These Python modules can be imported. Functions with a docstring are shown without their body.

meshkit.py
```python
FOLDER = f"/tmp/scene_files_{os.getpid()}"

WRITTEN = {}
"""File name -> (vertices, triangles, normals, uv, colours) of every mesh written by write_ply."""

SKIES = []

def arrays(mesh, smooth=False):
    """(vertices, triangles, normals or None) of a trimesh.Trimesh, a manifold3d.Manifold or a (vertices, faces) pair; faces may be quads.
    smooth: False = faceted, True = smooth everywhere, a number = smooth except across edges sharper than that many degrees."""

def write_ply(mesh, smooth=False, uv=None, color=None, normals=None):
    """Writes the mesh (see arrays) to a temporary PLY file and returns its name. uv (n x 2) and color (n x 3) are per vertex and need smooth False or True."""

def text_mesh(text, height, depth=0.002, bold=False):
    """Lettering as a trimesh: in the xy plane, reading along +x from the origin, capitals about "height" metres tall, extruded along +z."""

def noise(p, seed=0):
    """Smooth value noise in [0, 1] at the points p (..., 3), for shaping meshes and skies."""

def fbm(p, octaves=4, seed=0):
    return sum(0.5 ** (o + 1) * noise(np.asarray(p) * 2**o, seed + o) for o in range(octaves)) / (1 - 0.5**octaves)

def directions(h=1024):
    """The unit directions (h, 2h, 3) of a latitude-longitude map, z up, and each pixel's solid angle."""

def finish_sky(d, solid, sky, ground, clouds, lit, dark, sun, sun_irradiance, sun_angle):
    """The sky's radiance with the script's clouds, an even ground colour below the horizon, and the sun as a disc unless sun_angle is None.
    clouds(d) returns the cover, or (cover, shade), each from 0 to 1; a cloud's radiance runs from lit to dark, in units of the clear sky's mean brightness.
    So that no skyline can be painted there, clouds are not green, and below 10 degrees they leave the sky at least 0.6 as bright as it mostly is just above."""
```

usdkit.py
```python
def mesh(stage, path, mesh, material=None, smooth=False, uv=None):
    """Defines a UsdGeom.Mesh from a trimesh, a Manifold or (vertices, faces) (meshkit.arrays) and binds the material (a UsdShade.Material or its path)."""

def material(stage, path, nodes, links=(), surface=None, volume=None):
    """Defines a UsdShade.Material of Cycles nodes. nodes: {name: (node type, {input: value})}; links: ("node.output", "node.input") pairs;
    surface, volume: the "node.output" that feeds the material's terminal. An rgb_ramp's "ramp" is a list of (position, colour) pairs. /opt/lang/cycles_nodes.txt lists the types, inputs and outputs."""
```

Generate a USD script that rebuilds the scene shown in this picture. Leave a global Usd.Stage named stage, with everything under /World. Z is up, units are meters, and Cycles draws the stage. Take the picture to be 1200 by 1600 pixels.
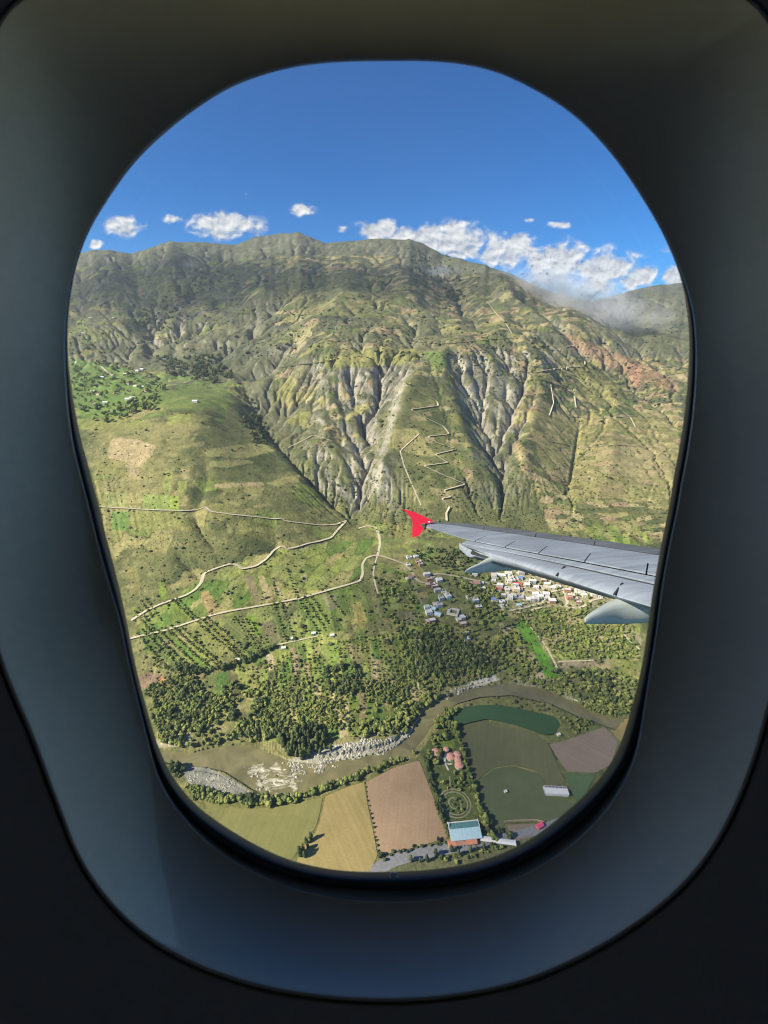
import math, numpy as np, trimesh, shapely, usdkit, meshkit
from pxr import Usd, UsdGeom, UsdLux, UsdShade, Gf, Sdf, Vt
from scipy.interpolate import PchipInterpolator, griddata
from scipy.ndimage import gaussian_filter, map_coordinates, zoom
from scipy.spatial import Delaunay
rng = np.random.default_rng(7)

# ------------------------------------------------------------------ camera, sky, sun, exposure
stage = Usd.Stage.CreateInMemory()
UsdGeom.SetStageUpAxis(stage, 'Z'); UsdGeom.SetStageMetersPerUnit(stage, 1.0)
UsdGeom.Xform.Define(stage, '/World'); UsdGeom.Scope.Define(stage, '/World/Looks')
FPX, BANK, CH = 700.0, math.radians(21.0), 460.0          # focal length in photo pixels, bank of the aircraft, height above the river
SB, CB = math.sin(BANK), math.cos(BANK)
EYE = np.array([0, 0, CH])
R_, F_, U_ = np.array([1, 0, 0.]), np.array([0, CB, -SB]), np.array([0, SB, CB])
cam = UsdGeom.Camera.Define(stage, '/World/camera')
cam.AddTransformOp().Set(Gf.Matrix4d(*R_, 0, *U_, 0, *(-F_), 0, *EYE, 1))
cam.CreateFocalLengthAttr(14.0); cam.CreateHorizontalApertureAttr(14.0 * 1200 / FPX); cam.CreateVerticalApertureAttr(14.0 * 1600 / FPX)
cam.CreateFStopAttr(15.0); cam.CreateFocusDistanceAttr(700.0)
cam.CreateClippingRangeAttr(Gf.Vec2f(0.01, 60000.0)); cam.CreateExposureAttr(1.4)
SUN = np.array([-0.80, -0.28, 0.0]); SUN /= np.linalg.norm(SUN)
EL = math.radians(36.0); SUN = np.array([SUN[0] * math.cos(EL), SUN[1] * math.cos(EL), math.sin(EL)])
mat = usdkit.material
# low cumulus along the range, as patches of noise on the sky: azimuth and height as slopes (x/y, z/y), half sizes, amount
CLOUDS = [(195,352,50,25,1.0),(150,382,18,11,.9),(350,352,85,30,1.1),(275,342,30,12,.9),(472,328,32,15,.85),(500,305,12,13,.45),(383,302,14,18,.45),(535,358,15,9,.8),(590,360,55,24,1.15),(655,372,80,32,1.2),(715,376,70,42,1.2),(795,392,64,40,1.2),
          (870,408,80,46,1.25),(945,422,84,46,1.2),(995,435,46,34,1.05),(868,352,46,9,.6),(828,344,13,6,.6),(1065,430,40,26,1.1),(1048,386,24,14,.7),(880,382,40,12,.45)]
SN = {'s': ('sky_texture', {'sky_type': 'single_scattering', 'sun_disc': False, 'sun_elevation': EL, 'sun_rotation': math.atan2(SUN[0], SUN[1]), 'altitude': 2900.0, 'air_density': 1.0, 'aerosol_density': 0.2, 'ozone_density': 3.0}),
      'h': ('hsv', {'saturation': 2.05, 'value': .70, 'hue': .508}), 'b': ('background_shader', {'strength': 0.08}), 'tc': ('texture_coordinate', {}), 'sx': ('separate_xyz', {}), 'ym': ('math', {'math_type': 'maximum', 'value2': .05}),
      'dx': ('math', {'math_type': 'divide'}), 'dz': ('math', {'math_type': 'divide'}), 'pv': ('combine_xyz', {}), 'n': ('noise_texture', {'scale': 27.0, 'detail': 8.0, 'roughness': .62, 'distortion': .25}), 'mp': ('mapping', {'location': (.004, -.006, 0)}),
      'sq': ('mapping', {'scale': (1, 1.35, 1)}), 'sq2': ('mapping', {'scale': (1, 1.35, 1)}), 'n2': ('noise_texture', {'scale': 27.0, 'detail': 8.0, 'roughness': .62, 'distortion': .25}), 'fr': ('math', {'math_type': 'greater_than', 'value2': .1})}
SL = [('s.color', 'h.color'), ('tc.generated', 'sx.vector'), ('sx.y', 'ym.value1'), ('sx.x', 'dx.value1'), ('ym.value', 'dx.value2'), ('sx.z', 'dz.value1'), ('ym.value', 'dz.value2'), ('dx.value', 'pv.x'), ('dz.value', 'pv.y'), ('pv.vector', 'sq.vector'), ('sq.vector', 'n.vector'), ('pv.vector', 'mp.vector'), ('mp.vector', 'sq2.vector'), ('sq2.vector', 'n2.vector'), ('sx.y', 'fr.value1')]
prev = None
for k_, (cx, cy, rx, ry, am) in enumerate(CLOUDS):
    t_ = (800 - cy) / FPX; yy_ = CB + t_ * SB; x0_, z0_ = (cx - 600) / FPX / yy_, (-SB + t_ * CB) / yy_; wx_, wz_ = rx / FPX / yy_, ry / FPX / yy_ ** 2
    SN[f'm{k_}'] = ('mapping', {'scale': (1 / wx_, 1 / wz_, 1), 'location': (-x0_ / wx_, -z0_ / wz_, 0)}); SN[f'g{k_}'] = ('gradient_texture', {'gradient_type': 'spherical'}); SN[f'a{k_}'] = ('math', {'math_type': 'multiply', 'value2': am})
    SL += [('pv.vector', f'm{k_}.vector'), (f'm{k_}.vector', f'g{k_}.vector'), (f'g{k_}.fac', f'a{k_}.value1')]
    if prev:
        SN[f'x{k_}'] = ('math', {'math_type': 'maximum'}); SL += [(prev, f'x{k_}.value1'), (f'a{k_}.value', f'x{k_}.value2')]; prev = f'x{k_}.value'
    else: prev = f'a{k_}.value'
SN |= {'gt': ('map_range', {'range_type': 'smoothstep', 'from_min': .0, 'from_max': .45, 'clamp': True}), 'cg': ('math', {'math_type': 'multiply'}), 'e1': ('math', {'math_type': 'multiply_add', 'value2': 4.6, 'value3': -2.65}), 'e2': ('math', {'math_type': 'multiply_add', 'value2': 1.9}), 'cl': ('rgb_ramp', {'ramp': [(.0, (0, 0, 0)), (.25, (.12, .12, .12)), (.55, (.5, .5, .5)), (.95, (.97, .97, .97))]}), 'cf': ('math', {'math_type': 'multiply'}), 'sd': ('math', {'math_type': 'subtract'}),
       'sr': ('math', {'math_type': 'multiply_add', 'value2': 3.0, 'value3': .55, 'use_clamp': True}), 'cc': ('rgb_ramp', {'ramp': [(0, (.34, .37, .43)), (.5, (.66, .68, .72)), (1, (1.08, 1.06, 1.03))]}), 'sv': ('mix_color', {'blend_type': 'multiply', 'fac': 1.0, 'b': (4.9, 4.9, 4.9), 'use_clamp': False}), 'mx': ('mix_color', {'blend_type': 'mix'})}  # cloud tone: sunlit and shaded sides put into the colour by offset noise
SL += [('n.fac', 'e1.value1'), (prev, 'e2.value1'), (prev, 'gt.value'), ('e1.value', 'e2.value3'), ('e2.value', 'cl.fac'), ('cl.color', 'cf.value1'), ('fr.value', 'cg.value1'), ('gt.result', 'cg.value2'), ('cg.value', 'cf.value2'), ('n.fac', 'sd.value1'), ('n2.fac', 'sd.value2'), ('sd.value', 'sr.value1'), ('sr.value', 'cc.fac'), ('cc.color', 'sv.a'), ('cf.value', 'mx.fac'), ('h.color', 'mx.a'), ('sv.result', 'mx.b'), ('mx.result', 'b.color')]
mat(stage, '/World/Looks/sky_look', SN, SL, surface='b.background')
sky = UsdLux.DomeLight.Define(stage, '/World/sky')
UsdShade.MaterialBindingAPI.Apply(sky.GetPrim()).Bind(UsdShade.Material.Get(stage, '/World/Looks/sky_look'))
sky.GetPrim().SetCustomDataByKey('kind', 'structure')
sun = UsdLux.DistantLight.Define(stage, '/World/sun')
sun.CreateIntensityAttr(1.0); sun.CreateAngleAttr(0.5); sun.CreateNormalizeAttr(True) if hasattr(sun, 'CreateNormalizeAttr') else None
sun.GetPrim().GetAttribute('inputs:normalize').Set(True)
sun.CreateColorAttr(Gf.Vec3f(1.0, 0.91, 0.74))
zx = np.cross([0, 0, 1.0], SUN); zx /= np.linalg.norm(zx); zy = np.cross(SUN, zx)
sun.AddTransformOp().Set(Gf.Matrix4d(*zx, 0, *zy, 0, *SUN, 0, 0, 0, 2000, 1))

# ------------------------------------------------------------------ helpers
USED = {}
def path_for(name, parent='/World'):
    k = f'{parent}/{name}'; n = USED.get(k, -1) + 1; USED[k] = n
    return k if n == 0 else f'{k}_{n:03d}'
def put(name, mesh, m, parent='/World', smooth=False, xf=None, prim=None):
    p = usdkit.mesh(stage, path_for(name, parent), mesh, '/World/Looks/' + m, smooth=smooth)
    if xf is not None: p.AddTransformOp().Set(Gf.Matrix4d(*np.asarray(xf, float).T.ravel()))
    return p.GetPrim()
def tag(p, label=None, cat=None, group=None, kind=None):
    p = p.GetPrim() if hasattr(p, 'GetPrim') else p
    for k, v in (('label', label), ('category', cat), ('group', group), ('kind', kind)):
        if v: p.SetCustomDataByKey(k, v)
    return p
def thing(name, xf=None):
    x = UsdGeom.Xform.Define(stage, path_for(name))
    if xf is not None: x.AddTransformOp().Set(Gf.Matrix4d(*np.asarray(xf, float).T.ravel()))
    return x
def place(x, y, z, rz=0.0, s=1.0, sz=None):
    c, n = math.cos(rz), math.sin(rz)
    return np.array([[c * s, -n * s, 0, x], [n * s, c * s, 0, y], [0, 0, sz or s, z], [0, 0, 0, 1.0]])
def look(name, color, rough=0.7, var=0.12, scale=3.0, metal=0.0, spec=0.4, bump=0.0, space='position'):
    """plain principled surface whose colour wanders a little with a noise in world space"""
    c = np.array(color, float)
    nodes = {'g': ('geometry', {}), 'n': ('noise_texture', {'scale': scale, 'detail': 4.0, 'roughness': 0.6}),
             'r': ('rgb_ramp', {'ramp': [(0.3, tuple(c * (1 - var))), (0.7, tuple(np.minimum(c * (1 + var), 1)))]}),
             'p': ('principled_bsdf', {'roughness': rough, 'metallic': metal, 'specular_ior_level': spec})}
    links = [('g.position', 'n.vector'), ('n.fac', 'r.fac'), ('r.color', 'p.base_color')]
    if bump:
        nodes['b'] = ('bump', {'strength': 1.0, 'distance': bump}); links += [('n.fac', 'b.height'), ('b.normal', 'p.normal')]
    return mat(stage, '/World/Looks/' + name, nodes, links, surface='p.BSDF')

def ray(px, py):
    px, py = np.asarray(px, float), np.asarray(py, float)
    t = (800 - py) / FPX
    return np.stack([(px - 600) / FPX, CB + t * SB, -SB + t * CB], -1)
def proj(P):
    d = np.asarray(P) - EYE; w = d @ F_
    return 600 + FPX * (d @ R_) / w, 800 - FPX * (d @ U_) / w

# ------------------------------------------------------------------ terrain: a fan of ground in front of the aircraft, x = u * y
ROWS = {  # photo column: (row, height z) below the horizon, (row, -distance y) above
 -60: [(1185,3),(1130,8),(1050,25),(950,62),(850,115),(800,154),(750,196),(700,238),(650,284),(600,326),(575,-1790),(540,-2050),(500,-2400),(450,-2950),(420,-3350),(400,-3700),(392,-3950)],
 100: [(1180,3),(1130,8),(1050,25),(950,60),(850,112),(800,150),(750,190),(700,232),(650,278),(600,322),(575,-1763),(540,-2000),(500,-2350),(450,-2900),(420,-3300),(400,-3650),(392,-3900)],
 300: [(1200,3),(1160,6),(1050,28),(950,65),(900,90),(850,120),(800,156),(750,195),(700,240),(650,287),(620,318),(600,-1540),(560,-1850),(500,-2300),(450,-2750),(420,-3100),(400,-3400),(382,-3900)],
 430: [(1190,3),(1150,8),(1050,28),(950,60),(900,85),(850,112),(800,145),(750,180),(700,217),(650,-1260),(600,-1450),(560,-1650),(500,-2100),(450,-2600),(420,-3000),(400,-3300),(366,-4000)],
 540: [(1200,3),(1150,10),(1050,27),(950,52),(900,72),(850,92),(820,108),(800,122),(750,-960),(700,-1075),(650,-1190),(600,-1320),(560,-1450),(540,-1600),(500,-1950),(450,-2450),(420,-2850),(400,-3150),(376,-3500)],
 650: [(1150,3),(1080,6),(1000,28),(950,45),(900,66),(850,90),(820,108),(750,-955),(700,-1050),(650,-1160),(600,-1290),(565,-1390),(540,-1600),(500,-1920),(450,-2400),(420,-2800),(400,-3050),(374,-3400)],
 780: [(1060,3),(1040,8),(1000,25),(950,45),(900,62),(850,80),(800,105),(750,-980),(700,-1100),(650,-1230),(600,-1370),(560,-1500),(530,-1680),(500,-1900),(460,-2250),(430,-2600),(412,-2900)],
 900: [(1110,3),(1080,6),(1000,28),(950,42),(900,58),(850,75),(800,100),(750,-1030),(700,-1170),(650,-1340),(600,-1530),(560,-1720),(520,-2000),(490,-2350),(468,-2700)],
 1000: [(1125,3),(1060,10),(1000,27),(950,40),(900,55),(850,72),(800,98),(750,-1060),(700,-1220),(650,-1420),(600,-1680),(560,-1950),(530,-2300),(512,-2650),(480,-3600),(448,-4500)],
 1130: [(1125,3),(1060,10),(1000,27),(950,40),(900,55),(850,72),(800,98),(750,-1070),(700,-1240),(650,-1460),(600,-1740),(560,-2020),(530,-2450),(500,-3000),(470,-3800),(444,-4600)],
}
SKYLINE = [(60,400),(105,399),(140,392),(170,391),(205,397),(235,387),(255,380),(265,376),(290,379),(320,378),(345,382),(365,383),(400,370),(430,365),(465,363),(485,370),(510,380),(535,378),(560,375),(600,373),(640,374),(660,380),(690,398),(720,405),(760,415),(800,428),(840,448),(880,462),(930,470),(960,462),(1000,450),(1030,445),(1075,442),(1140,446)]
UMAX, VMIN, VMAX = 1.0, math.log(150.0), math.log(7000.0)
def base_points():
    out = []
    cols = sorted(ROWS)
    rows = np.arange(1640, 350, -7.0)
    lnY = np.zeros((len(cols), len(rows))); tops = []
    for i, c in enumerate(cols):
        rr, yy = [], []
        for r in (1640, 1500, 1400, 1300):
            d = ray(c, r); rr.append(r); yy.append((3 - CH) * d[1] / d[2])
        for r, v in ROWS[c]:
            d = ray(c, r); rr.append(r); yy.append(-v if v < 0 else (v - CH) * d[1] / d[2])
        o = np.argsort(rr); rr = np.array(rr)[o]; yy = np.array(yy)[o]
        f = PchipInterpolator(rr, np.log(yy), extrapolate=False)
        lnY[i] = f(np.clip(rows, rr[0], None)); tops.append(rr[0])
    ftop = PchipInterpolator(cols, tops)
    fx = PchipInterpolator(cols, lnY, axis=0)
    for c in np.arange(-60, 1131, 14.0):
        y = np.exp(fx(c)); top = float(ftop(c)); ok = rows >= top
        d = ray(np.full(len(rows), c), rows)
        P = d / d[:, 1:2] * y[:, None]; P[:, 2] += CH
        P = P[ok]; out.append(np.stack([P[:, 0] / P[:, 1], np.log(P[:, 1]), P[:, 2]], 1))
        u, v, z = out[-1][-1]
        out.append(np.array([[u, v + 0.12, z - 40], [u, v + 0.3, z - 200], [u, VMAX + 0.2, z - 500]]))
    return np.vstack(out)
def grid_uv(du, dv):
    u = np.arange(-UMAX, UMAX + du / 2, du); v = np.arange(VMIN, VMAX + dv / 2, dv)
    return u, v
def base_surface(u, v):
    p = base_points()
    q = p.copy(); q[:, 1] *= 1.0
    # walls so that the fan is filled to its sides
    left, right = p[p[:, 0] < -0.55].copy(), p[p[:, 0] > 0.55].copy()
    for s in (0.25, 0.6):
        l = left.copy(); l[:, 0] -= s; r = right.copy(); r[:, 0] += s
        q = np.vstack([q, l, r])
    low = [(uu, vv, 3.0) for uu in np.linspace(-1.4, 1.4, 15) for vv in np.linspace(VMIN - .3, math.log(300), 6)]
    q = np.vstack([q, low])
    UU, VV = np.meshgrid(u, v)
    z = griddata(q[:, :2], q[:, 2], (UU, VV), method='linear', fill_value=3.0)
    return z
def flow(z, dist):
    """receiver of each cell by steepest descent on the 8 neighbours"""
    h, w = z.shape; n = h * w; idx = np.arange(n).reshape(h, w)
    best = np.zeros((h, w)); rec = idx.copy(); rd = dist.copy()
    zp = np.pad(z, 1, constant_values=1e9)
    for dy in (-1, 0, 1):
        for dx in (-1, 0, 1):
            if dx == 0 and dy == 0: continue
            L = dist * math.hypot(dx, dy)
            s = (z - zp[1 + dy:1 + dy + h, 1 + dx:1 + dx + w]) / L
            m = s > best
            best[m] = s[m]; rec[m] = (idx + dy * w + dx)[m]; rd[m] = L[m]
    rec = rec.ravel()
    # depth of every cell above its outlet by pointer doubling
    r = rec.copy(); d = (rec != np.arange(n)).astype(np.int32)
    for _ in range(13):
        d = d + d[r]; r = r[r]
    order = np.argsort(d, kind='stable'); cuts = np.searchsorted(d[order], np.arange(d.max() + 2))
    return rec, rd.ravel(), [order[cuts[i]:cuts[i + 1]] for i in range(d.max() + 1)]
def erode(z, dist, iters, k, m=0.5, diff=0.0, mask=1.0):
    shape = z.shape
    mk = np.broadcast_to(mask, shape).ravel()
    for it in range(iters):
        rec, rd, levels = flow(z + rng.random(shape) * dist * 0.22, dist)
        A = np.ones(z.size)
        for L in levels[:0:-1]: np.add.at(A, rec[L], A[L])
        Fk = k * mk * A ** m
        zz = z.ravel().copy()
        for L in levels[1:]:
            f = Fk[L]; zz[L] = np.minimum(zz[L], (zz[L] + f * zz[rec[L]]) / (1 + f))
        z = zz.reshape(shape)
        if diff: z = z + diff * mask * (gaussian_filter(z, 1.0) - z)
    return z, A.reshape(shape)
def sstep(a, b, x):
    t = np.clip((x - a) / (b - a), 0, 1); return t * t * (3 - 2 * t)
du0 = 0.005
u0, v0 = grid_uv(du0, du0)
Z0 = gaussian_filter(base_surface(u0, v0), (3.0, 3.0))
UU0, VV0 = np.meshgrid(u0, v0); Y0 = np.exp(VV0); X0 = UU0 * Y0
def wpts(poly, z0=None):
    """photo pixels -> points on the coarse ground"""
    return cast(np.array(poly, float))
def sample(Zg, u, v, X, Y):
    Y = np.maximum(Y, 1.0)
    return map_coordinates(Zg, [(np.log(Y) - v[0]) / (v[1] - v[0]), (X / Y - u[0]) / (u[1] - u[0])], order=1, mode='nearest')
GRID = [Z0, u0, v0]
def ground(X, Y):
    X, Y = np.asarray(X, float), np.asarray(Y, float)
    return sample(GRID[0], GRID[1], GRID[2], np.atleast_1d(X), np.atleast_1d(Y)).reshape(X.shape)
def cast(pix, zplane=None):
    pix = np.atleast_2d(np.asarray(pix, float)); d = ray(pix[:, 0], pix[:, 1]); d = d / d[:, 1:2]
    if zplane is not None:
        y = (zplane - CH) / d[:, 2]; P = d * y[:, None]; P[:, 2] += CH; return P
    ys = np.exp(np.arange(VMIN, VMAX, 0.006)); out = []
    for d in np.array_split(d, max(1, len(d) // 400)):
        X = d[:, 0:1] * ys; zr = CH + d[:, 2:3] * ys
        below = zr <= ground(X, np.broadcast_to(ys, X.shape))
        i = np.where(below.any(1), below.argmax(1), len(ys) - 1); i = np.maximum(i, 1)
        lo, hi = ys[i - 1].copy(), ys[i].copy()
        for _ in range(12):
            mid = (lo + hi) / 2; b = CH + d[:, 2] * mid <= ground(d[:, 0] * mid, mid)
            hi = np.where(b, mid, hi); lo = np.where(b, lo, mid)
        P = d * hi[:, None]; P[:, 2] += CH; out.append(P)
    return np.vstack(out)
def dens(poly, step):
    """a polyline with points every step"""
    p = np.asarray(poly, float); s = np.r_[0, np.cumsum(np.linalg.norm(np.diff(p, axis=0), axis=1))]
    t = np.linspace(0, s[-1], max(2, int(s[-1] / step) + 1))
    return np.stack([np.interp(t, s, p[:, k]) for k in range(p.shape[1])], 1)
# ridges (+) and gullies (-): photo polyline, height m, half width as share of distance
FORMS = [
 ([(382,590),(388,620),(405,655),(432,690),(470,730),(515,768),(548,800),(575,830)], -32, .050),
 ([(372,640),(420,690),(460,730),(500,768)], 14, .03),
 ([(655,563),(640,610),(622,655),(610,700),(598,745),(590,790)], 34, .032),
 ([(585,575),(578,640),(578,690),(575,740),(570,790)], -18, .045),
 ([(545,572),(560,620),(578,685)], -20, .016), ([(622,590),(605,640),(582,700)], -18, .014), ([(530,600),(545,660),(572,720)], -16, .014), ([(612,640),(600,690),(580,735)], -14, .012), ([(505,620),(535,700),(565,760)], -16, .014),
 ([(500,590),(505,640),(520,690),(545,740)], 20, .028),
 ([(760,545),(752,600),(756,650),(768,700),(782,745),(790,790)], -22, .055),
 ([(712,555),(728,610),(752,665)], -20, .015), ([(735,548),(745,600),(755,650)], -16, .012), ([(800,556),(785,620),(762,680)], -20, .015), ([(828,575),(800,640),(772,705)], -20, .014), ([(845,600),(815,670),(782,735)], -16, .013), ([(722,610),(745,670),(768,715)], -16, .013),
 ([(690,550),(700,600),(716,650),(735,700),(752,760)], 18, .03),
 ([(850,560),(845,610),(835,650),(822,700),(812,760)], 26, .035),
 ([(905,640),(900,680),(893,730),(880,780)], -24, .03),
 ([(960,600),(965,650),(960,700),(950,760)], 16, .035),
 ([(318,705),(322,740),(315,765),(300,795),(318,830),(345,865)], -16, .016),
 ([(275,865),(295,882),(318,905)], -12, .012),
 ([(425,800),(428,850),(430,870)], -10, .014),
 ([(470,530),(440,560),(415,585),(385,600)], -40, .03),
 ([(420,455),(380,490),(330,530),(270,560)], 40, .035),
 ([(340,440),(300,470),(250,500),(180,530)], -30, .03),
 ([(560,430),(540,470),(500,520),(470,550)], 30, .03),
 ([(300,400),(260,430),(200,450),(140,470)], 40, .03),
 ([(700,420),(720,460),(740,500),(755,540)], -35, .03),
 ([(760,425),(800,470),(850,520),(900,560),(960,600)], 46, .03),
 ([(830,470),(880,520),(930,560),(1000,580)], -30, .025),
 ([(620,385),(610,420),(640,460),(660,500)], 22, .03),
]
dZ = np.zeros_like(Z0)
for pts, hgt, hw in FORMS:
    P = dens(cast(dens(pts, 6)), 12.0)
    uu, vv = P[:, 0] / P[:, 1], np.log(P[:, 1])
    d2 = np.full(Z0.shape, 1e9)
    j0, j1 = np.searchsorted(u0, [uu.min() - 4 * hw, uu.max() + 4 * hw]); i0, i1 = np.searchsorted(v0, [vv.min() - 4 * hw, vv.max() + 4 * hw])
    sub = np.stack([UU0[i0:i1, j0:j1].ravel(), VV0[i0:i1, j0:j1].ravel()], 1)
    from scipy.spatial import cKDTree
    dist, near = cKDTree(np.stack([uu, vv], 1)).query(sub)
    fade = np.minimum(1, np.minimum(near, len(P) - 1 - near) / (0.18 * len(P)) + 0.1)
    prof = np.exp(-(dist / hw)) if hgt < 0 else np.exp(-np.abs(dist / hw) ** 1.3)
    dZ[i0:i1, j0:j1] += (hgt * prof * fade).reshape(i1 - i0, j1 - j0)
Z1 = Z0 + 0.85 * gaussian_filter(dZ, 1.2)
nz = lambda s, o, seed, X=X0, Y=Y0: meshkit.fbm(np.stack([X / s, Y / s, np.zeros_like(X)], -1), o, seed) - 0.5
pcx, pcy = proj(np.stack([X0, Y0, Z0], -1).reshape(-1, 3)); PC = (pcx.reshape(Z0.shape), pcy.reshape(Z0.shape))
calm = np.zeros_like(Z0)
for poly, a in (([(618,600),(690,590),(735,700),(745,830),(640,830),(610,700)], 1.0), ([(100,640),(330,610),(540,800),(600,860),(150,900)], .7), ([(830,640),(1080,640),(1080,830),(830,830)], .6)):
    calm = np.maximum(calm, a * shapely.contains_xy(shapely.Polygon(poly), *PC))
calm = gaussian_filter(calm, 6.0)
steep = (1 - calm) * sstep(75, 150, Z0) * (1 - 0.65 * sstep(0.02, -0.08, UU0 + 0.11 + (VV0 - math.log(900)) * 0.42) * sstep(math.log(1500), math.log(1250), VV0))
Z1 = Z1 + steep * (nz(420, 5, 3) * 120 + nz(90, 4, 5) * 26) * sstep(150, 420, Z0) * (1 - .35 * sstep(450, 700, Z0)) + steep * nz(60, 3, 9) * 12 + steep * nz(25, 3, 19) * 5
dist0 = Y0 * du0
ZE, AREA = erode(Z1, dist0, 12, 0.028, 0.5, 0.15, mask=steep)
det = ZE - Z1; det = det - gaussian_filter(det, 14.0)
Z2 = Z1 + det * (1.2 - .6 * sstep(400, 640, Z1))
GULLY = np.clip(-(det) / 14.0, 0, 1)

# ------------------------------------------------------------------ the fine ground sheet
UMAX = 0.92
u = np.arange(-UMAX, UMAX + 1e-6, 0.0025); v = np.arange(math.log(165.0), math.log(6900.0), 0.0041)
UU, VV = np.meshgrid(u, v); YY = np.exp(VV); XX = UU * YY
ix = [(VV - v0[0]) / du0, (UU - u0[0]) / du0]
ZZ = map_coordinates(Z2, ix, order=3, mode='nearest'); GU = map_coordinates(GULLY, ix, order=1, mode='nearest')
ST = map_coordinates(steep, ix, order=1, mode='nearest')
nf = lambda s, o, seed: meshkit.fbm(np.stack([XX / s, YY / s, ZZ / s], -1), o, seed) - 0.5
S2 = ST ** 2 * (1 - .55 * sstep(420, 620, ZZ)); fine0 = ZZ + S2 * (nf(48, 4, 30) * 24 + nf(15, 3, 31) * 8) + ST * nf(30, 4, 34) * 5; dfin = np.sqrt(.0025 * .0041) * YY
FE, FA_ = erode(fine0, dfin, 4, .040, .5, .12, mask=S2 * (.35 + 1.3 * sstep(-.12, .12, nf(150, 3, 35))))
ZZ = fine0 + 1.15 * ((FE - fine0) - gaussian_filter(FE - fine0, 16.0)); RAV = sstep(1.2, 2.6, np.log10(FA_)) * S2
ZZ = ZZ + ST * nf(14, 2, 33) * 1.2 + sstep(2, 12, ZZ) * nf(30, 3, 32) * 2.5
st_u, st_s = [], []
for px_, py_ in SKYLINE:
    d = ray(px_, py_); st_u.append(d[0] / d[1]); st_s.append(d[2] / d[1])
for _ in range(3):
    far = YY > 1700
    cur = np.where(far, (ZZ - CH) / YY, -9).max(0)
    want = np.interp(u, st_u, st_s) + 0.004 * (meshkit.fbm(np.stack([u * 60, 0 * u, 0 * u], -1), 3, 5) - .5)
    ZZ = ZZ + (gaussian_filter(want - cur, 1.0))[None] * YY * sstep(1500, 2700, YY)
def inside(poly, x, y):
    poly = np.asarray(poly, float); m = (x > poly[:, 0].min()) & (x < poly[:, 0].max()) & (y > poly[:, 1].min()) & (y < poly[:, 1].max())
    out = np.zeros(x.shape, bool)
    if m.any(): out[m] = shapely.contains_xy(shapely.Polygon(poly).buffer(0), x[m], y[m])
    return out
RIVER = [(150,1158),(200,1160),(255,1172),(300,1177),(325,1170),(345,1166),(390,1163),(425,1178),(455,1190),(500,1194),(545,1186),(590,1178),(622,1166),(640,1148),(660,1113),(690,1090),(735,1076),(790,1067),(850,1076),(895,1097),(930,1115),(975,1124),
         (960,1140),(905,1121),(860,1100),(800,1086),(750,1089),(715,1099),(690,1115),(662,1155),(642,1180),(600,1196),(560,1207),(500,1229),(460,1244),(425,1249),(400,1238),(375,1222),(350,1206),(320,1199),(290,1200),(250,1190),(200,1184),(150,1182)]
LAKE = [(703,1123),(718,1110),(735,1103),(780,1101),(830,1111),(868,1120),(876,1134),(864,1148),(842,1146),(800,1131),(760,1123),(728,1130),(712,1137)]
W0 = {k: cast(dens(np.array(p + p[:1], float), 6.0), 0.0)[:, :2] for k, p in (('river', RIVER), ('lake', LAKE))}
WATER = {k: shapely.Polygon(p).buffer(0) for k, p in W0.items()}
near = YY < 700
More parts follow.
